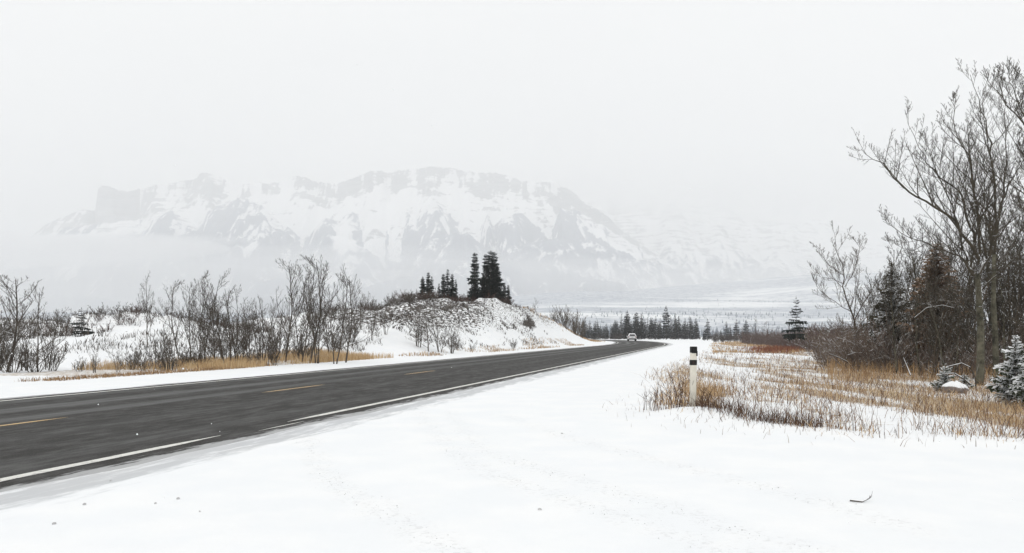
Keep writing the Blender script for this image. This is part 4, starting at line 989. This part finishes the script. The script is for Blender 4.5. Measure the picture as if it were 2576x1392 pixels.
k.col(k.mix(k.band(k.math('ADD', sx_.outputs['Z'], k.math('MULTIPLY', k.noise(3, 4), .5)), 1.0, 1.12), k.ramp(k.noise(7, 4), [(.3, (.02, .016, .013)), (.7, (.075, .058, .045))]), SNOW)); k.bump(k.noise(5, 5), .8, .1)
M_soil = k.m

# ------------------------------------------------------------------ boulder by the young spruce
k = NB('pinkish_granite'); g = k.n('NewGeometry'); sx_ = k.n('SeparateXYZ'); k.l(g.outputs['Normal'], sx_.inputs[0])
k.col(k.mix(k.band(k.math('ADD', sx_.outputs['Z'], k.math('MULTIPLY', k.noise(5, 4), .6)), .45, .6), k.ramp(k.noise(9, 5), [(.3, (.14, .12, .11)), (.7, (.28, .245, .225))]), SNOW)); k.bump(k.noise(8, 6), .6, .03)
x = px(2402, 18.6); o = ob('boulder', lump('boulder', k.m, .3, .25, .19, 3, 28, 16), None, (x, 18.6, hz1(x, 18.6) + .09)); tag(o, 'brownish grey boulder capped with snow in front of the small bushy spruce', 'boulder')

# snow-lined fallen branches near the wood edge
def stick(name, pts, r, label, cat, group=None, mat=M_stick, fork=0, seed=1, snow=True):
    r = r * (.62 if snow else 1)
    base = pts[0]; T = Tubes(); rg = random.Random(seed)
    P_ = [Vector(p) - Vector(base) for p in pts]; n = len(P_)
    rad = [r * (1 - .65 * i / (n - 1)) for i in range(n)]; T.add(P_, rad, 6)
    o = ob(name, T.mesh(name, mat), None, base); tag(o, label, cat, group)
    if fork:
        T2_ = Tubes()
        for _ in range(fork):
            i = rg.randrange(1, n); d = (P_[i] - P_[i - 1]).normalized(); s = perp(d, rg); s.z = abs(s.z); L = (P_[-1] - P_[0]).length * rg.uniform(.12, .3)
            T2_.add([P_[i], P_[i] + (d + s) * L * .3, P_[i] + (d * .6 + s + UP * .5) * L * .6], [rad[i] * .6, rad[i] * .4, rad[i] * .2], 5)
        ob('twig', T2_.mesh('twig', mat), o)
    if snow:
        S_ = Tubes(); S_.add([p + Vector((0, 0, rad[i] * .9)) for i, p in enumerate(P_)], [q * .75 for q in rad], 5); ob('snow_cover', S_.mesh('snow_cover', M_snow), o)
    return o
def wpt(u, v, d): return (px(u, d), d, pz(v, d))
G = 'snow-lined dead branches at the wood edge'
stick('fallen_branch', [wpt(2440, 968, 19), wpt(2425, 955, 18.9), wpt(2400, 940, 18.7), wpt(2370, 940, 18.6)], .035, 'dead limb leaning over the boulder with snow along it', 'branch', G, fork=3)
stick('fallen_branch', [wpt(2455, 985, 19.5), wpt(2452, 950, 19.4), wpt(2440, 925, 19.2), wpt(2418, 914, 19), wpt(2385, 922, 18.8)], .03, 'bent dead branch arching at the big poplar foot', 'branch', G, fork=3, seed=2)
stick('fallen_branch', [wpt(2250, 905, 27), wpt(2262, 870, 26.8), wpt(2275, 845, 26.5), wpt(2288, 835, 26)], .03, 'crooked snowy branch standing at the wood edge, left of the brown conifer', 'branch', G, fork=3, seed=3)
stick('fallen_branch', [wpt(2150, 935, 29), wpt(2130, 910, 28.8), wpt(2110, 900, 28.5), wpt(2085, 890, 28)], .035, 'snowy forked branch lying left of the medium bare tree', 'branch', G, fork=4, seed=4)
stick('fallen_branch', [wpt(2300, 800, 24), wpt(2330, 775, 23.8), wpt(2370, 768, 23.5), wpt(2400, 775, 23.2)], .022, 'thin arched branch with snow in the middle of the wood', 'branch', G, seed=5)
stick('fallen_branch', [wpt(2290, 945, 24), wpt(2280, 920, 24.2), wpt(2272, 900, 24.4)], .03, 'short broken snowy stub in the grass before the wood', 'branch', G, fork=3, seed=6)
x0 = px(2140, EYE * F / (1272 - HZ)); y0 = EYE * F / (1272 - HZ)
g0 = hz1(x0, y0)
kx = y0 / F
stick('broken_twig', [(x0, y0 + .02, g0 + .012), (x0 + 12 * kx, y0 - .01, g0 + .012), (x0 + 25 * kx, y0 - .02, g0 + .008), (x0 + 40 * kx, y0 + .01, g0 + .018), (x0 + 49 * kx, y0 + .03, g0 + .022), (x0 + 56 * kx, y0 + .05, g0 + .035)], .0085,
      'short curved dark twig lying alone on the foreground snow', 'twig', None, M_bark, fork=3, seed=9, snow=False)

# crumbs of grit and snow along the tyre tracks
r_ = np.random.RandomState(41); VV = []; FF = []; b = 0
oct_v = np.array([(1, 0, 0), (-1, 0, 0), (0, 1, 0), (0, -1, 0), (0, 0, .8), (0, 0, -.5)]); oct_f = np.array([(0, 2, 4), (2, 1, 4), (1, 3, 4), (3, 0, 4), (2, 0, 5), (1, 2, 5), (3, 1, 5), (0, 3, 5)])
pts_ = []
for T in TRW:
    for _ in range(150):
        t = r_.uniform(0, len(T) - 1.01); i = int(t); p = T[i] * (1 - t + i) + T[i + 1] * (t - i); pts_.append((p[0] + r_.normal(0, .09), p[1] + r_.normal(0, .07), abs(r_.normal(.0018, .0015)) + .001))
P_ = np.array(pts_); zz = height(P_[:, 0], P_[:, 1])
for (x, y, s), z in zip(P_, zz):
    q = oct_v * s * r_.uniform(.7, 1.4, (6, 1)); VV.append(q + (x, y, z + s * .3)); FF.append(oct_f + b); b += 6
tag(ob('snow_crumbs', mesh_np('snow_crumbs', np.concatenate(VV), np.concatenate(FF), plain('grey_snow_crumbs', (.42, .42, .42), .9, .4, 60))), 'grey crumbs of snow and grit along the old tyre tracks', None, None, 'stuff')
# a few countable clods in the left foreground
cl_me = lump('snow_clod', plain('dirty_snow_clod', (.5, .5, .5), .9, .25, 20), .018, .015, .013, 5, 10, 6)
CLD = [(448, 1264, 1.3, 'largest grey snow clod in the left foreground'), (391, 1276, .9, 'small clod left of the largest one'), (212, 1278, 1.2, 'grey clod at the far left of the foreground'), (136, 1327, 1.1, 'clod nearest the lower left corner'),
       (278, 1217, .8, 'clod close to the edge of the road slush'), (502, 1296, .7, 'small clod right of the largest one'), (1413, 1096, 1.5, 'dark flat clod alone in the middle of the snow'), (1357, 1293, 1.2, 'pointed clod between the tyre tracks')]
for (u, v_, s, lab) in CLD:
    d = EYE * F / (v_ - HZ); x = px(u, d); o = ob('snow_clod', cl_me, None, (x, d, hz1(x, d) + .004)); o.scale = (s * .75,) * 3; o.rotation_euler[2] = u; tag(o, lab, 'snow clod', 'grey clods on the foreground snow')

# ------------------------------------------------------------------ marker post
import bmesh
def bx(bm, c, s, bev=0, rot=None):
    r = bmesh.ops.create_cube(bm, size=1.0); vs = r['verts']
    for v_ in vs: v_.co = Vector((v_.co.x * s[0], v_.co.y * s[1], v_.co.z * s[2]))
    if rot: bmesh.ops.rotate(bm, verts=vs, cent=(0, 0, 0), matrix=rot)
    for v_ in vs: v_.co += Vector(c)
    if bev: bmesh.ops.bevel(bm, geom=list({e for v_ in vs for e in v_.link_edges}), offset=bev, segments=2, affect='EDGES', profile=.6)
def bmo(name, bm, mat, parent=None, smooth=False):
    me = bpy.data.meshes.new(name); bm.to_mesh(me); bm.free(); me.materials.append(mat)
    if smooth:
        for p in me.polygons: p.use_smooth = True
    return ob(name, me, parent)
post_h = pz(873, POST[1]) - hz1(*POST)
post = empty('marker_post', (POST[0], POST[1], hz1(*POST))); post.rotation_euler = (0, .012, .25)
tag(post, 'cream roadside delineator post with two black bands on a snow mound', 'marker post')
M_post = plain('cream_plastic', (.66, .63, .55), .5, .13, 6); M_blk = plain('black_band', (.008, .008, .008), .45, .3, 20)
pw = .106
bm = bmesh.new(); bx(bm, (0, 0, post_h / 2 - .1), (pw, pw * .62, post_h + .18 - .0), .014); bmo('shaft', bm, M_post, post, True)
bm = bmesh.new(); bx(bm, (.002, -.001, post_h - .052), (pw * .93 + .012, pw * .62 + .012, .118), .012)
bx(bm, (pw / 2 - .002, -pw * .31 - .002, post_h - .115), (.022, .014, .09), .003); bmo('black_cap', bm, M_blk, post)
bm = bmesh.new(); bx(bm, (0, 0, post_h - .272), (pw + .007, pw * .62 + .007, .098), .013); bmo('black_band', bm, M_blk, post)
bm = bmesh.new(); bx(bm, (-.012, -pw * .31 - .004, post_h - .272), (.05, .003, .05), .001); bmo('reflector', bm, plain('dark_reflector', (.03, .02, .018), .15, .1), post)
M_stem = plain('dark_red_stems', (.055, .026, .018), .8, .4, 30)
# stems around the post
r_ = random.Random(44)
for i, (du, dd_, h) in enumerate([(-95, .5, .62), (-80, .4, .5), (-66, .6, .72), (-52, .2, .55), (-44, .1, .75), (-36, .3, .66), (-28, .1, .8), (-20, .25, .6), (-13, .1, .5), (12, .2, .5), (20, .3, .45), (28, .3, .4), (-108, .9, .4), (-120, 1.2, .35), (42, .6, .3)]):
    T = Tubes(); n = 0
    for _ in range(3):
        x = r_.gauss(0, .03); a = r_.gauss(0, .3); hh = h * r_.uniform(.5, 1); T.add([Vector((x, 0, -.05)), Vector((x + a * hh * .4, 0, hh * .45)), Vector((x + a * hh, r_.gauss(0, .04), hh))], [.0065, .0048, .0022], 4)
        for q in range(3):
            t = r_.uniform(.4, .9); p = Vector((x + a * hh * t, 0, hh * t)); T.add([p, p + Vector((r_.gauss(0, .07), r_.gauss(0, .03), .1))], [.004, .002], 3)
    d = POST[1] + dd_ * .5 - .05; x = px(1742 + du, d)
    o = ob('dead_stem', T.mesh('dead_stem', M_stem), None, (x, d, hz1(x, d))); tag(o, '%s red-brown dead stem %s the marker post' % ('tall' if h > .6 else 'middling' if h > .48 else 'short', ('close against the left of' if du > -40 else 'a little left of' if du > -75 else 'well left of') if du < 0 else 'right of'), 'plant', 'red-brown dead stems around the marker post')

# ------------------------------------------------------------------ car
car = empty('parked_car', (0, 0, 0)); car.name = 'white_suv'
M_paint = plain('white_car_paint', (.86, .87, .88), .25, .02); M_glass = plain('dark_glass', (.012, .014, .016), .08, .1); M_rub = plain('black_rubber', (.012, .012, .012), .8, .2)
M_red = plain('red_lamp_plastic', (.25, .012, .01), .25, .1); M_rim = plain('grey_rim', (.35, .35, .36), .35, .1); M_plate = plain('number_plate_white', (.6, .6, .58), .5, .05)
def loft(secs):   # secs: list of (y, [(x, z)...]) half outline from bottom centre to roof centre, mirrored
    V = []; Fq = []; m = len(secs[0][1]) * 2
    for (y, o_) in secs:
        V += [(x, y, z) for x, z in o_] + [(-x, y, z) for x, z in reversed(o_)]
    for i in range(len(secs) - 1):
        for j in range(m):
            j2 = (j + 1) % m; Fq.append((i * m + j, i * m + j2, (i + 1) * m + j2, (i + 1) * m + j))
    me = bpy.data.meshes.new('body'); me.from_pydata(V, [], Fq + [tuple(range(m - 1, -1, -1)), tuple(range((len(secs) - 1) * m, len(secs) * m))]); return me
def sec(w, zb, zs, rw, zr): return [(w * .8, zb), (w, zb + .12), (w * 1.01, zs * .75), (w * .97, zs), (rw, zr - .1), (rw * .85, zr)]
# rear at y=0 facing the viewer, front at y=4.5
me = loft([(0.04, sec(.88, .42, 1.0, .68, 1.18)), (.12, sec(.9, .36, 1.02, .68, 1.42)), (.45, sec(.92, .34, 1.03, .68, 1.64)), (1.6, sec(.92, .3, 1.0, .69, 1.70)), (2.5, sec(.92, .3, .98, .67, 1.66)),
           (3.3, sec(.92, .3, .96, .78, 1.06)), (4.1, sec(.9, .32, .86, .74, .93)), (4.45, sec(.8, .4, .7, .6, .76))])
me.materials.append(M_paint); ob('body', me, car)
bm = bmesh.new(); bx(bm, (0, .24, 1.36), (1.2, .05, .36), .02, None); o = bmo('rear_window', bm, M_glass, car); o.rotation_euler[0] = 0
for v_ in o.data.vertices: v_.co.y += (v_.co.z - 1.36) * 1.15 - .16; v_.co.x *= 1 - (v_.co.z - 1.36) * .35
bm = bmesh.new(); bx(bm, (0, -.02, .48), (1.62, .12, .26), .03); bmo('bumper', bm, M_rub, car)
bm = bmesh.new(); bx(bm, (0, 0.0, .80), (.42, .06, .12), .005); bmo('number_plate', bm, M_plate, car)
for s in (-1, 1):
    bm = bmesh.new(); bx(bm, (s * .77, .05, .94), (.17, .12, .26), .02); bmo('tail_lamp', bm, M_red, car)
    bm = bmesh.new(); bx(bm, (s * .88, 1.8, 1.27), (.02, 2.0, .34), .01, Matrix.Rotation(0, 3, 'X')); w_ = bmo('side_window', bm, M_glass, car)
    for v_ in w_.data.vertices: v_.co.x -= s * (v_.co.z - 1.1) * .38 + s * .015
    bm = bmesh.new(); bx(bm, (s * 1.02, 2.75, 1.08), (.18, .1, .14), .03); bmo('mirror', bm, M_paint, car)
    for y in (.85, 3.6):
        bm = bmesh.new(); bmesh.ops.create_cone(bm, cap_ends=True, segments=20, radius1=.36, radius2=.36, depth=.26, matrix=Matrix.Translation((s * .8, y, .36)) @ Matrix.Rotation(R(90), 4, 'Y')); wh = bmo('wheel', bm, M_rub, car)
        bm = bmesh.new(); bmesh.ops.create_cone(bm, cap_ends=True, segments=14, radius1=.22, radius2=.19, depth=.03, matrix=Matrix.Translation((s * .945, y, .36)) @ Matrix.Rotation(R(90), 4, 'Y')); bmo('rim', bm, M_rim, wh)
D = 186; car.location = (px(1590, D), D, 0.0); car.rotation_euler[2] = R(-6); car.scale = (1.1, 1.1, 1.1)
car.name = 'car'; tag(car, 'white SUV seen from behind on the far bend of the road', 'car')

# falling flakes, uncountable
r_ = np.random.RandomState(61); n = 260; d = np.exp(r_.uniform(math.log(1.6), math.log(40), n)); u = r_.uniform(-200, 2800, n); x = (u - W / 2) / F * d; z = r_.uniform(0.05, 1, n) * (EYE + .43 * d)
VV = []; FF = []; b = 0
for i in range(n):
    s = r_.uniform(.0015, .004); q = oct_v * s * (1, 1, 1.4); VV.append(q + (x[i], d[i], z[i])); FF.append(oct_f + b); b += 6
tag(ob('snowflakes', mesh_np('snowflakes', np.concatenate(VV), np.concatenate(FF), M_snow)), 'sparse falling snowflakes over the road and verge', None, None, 'stuff')
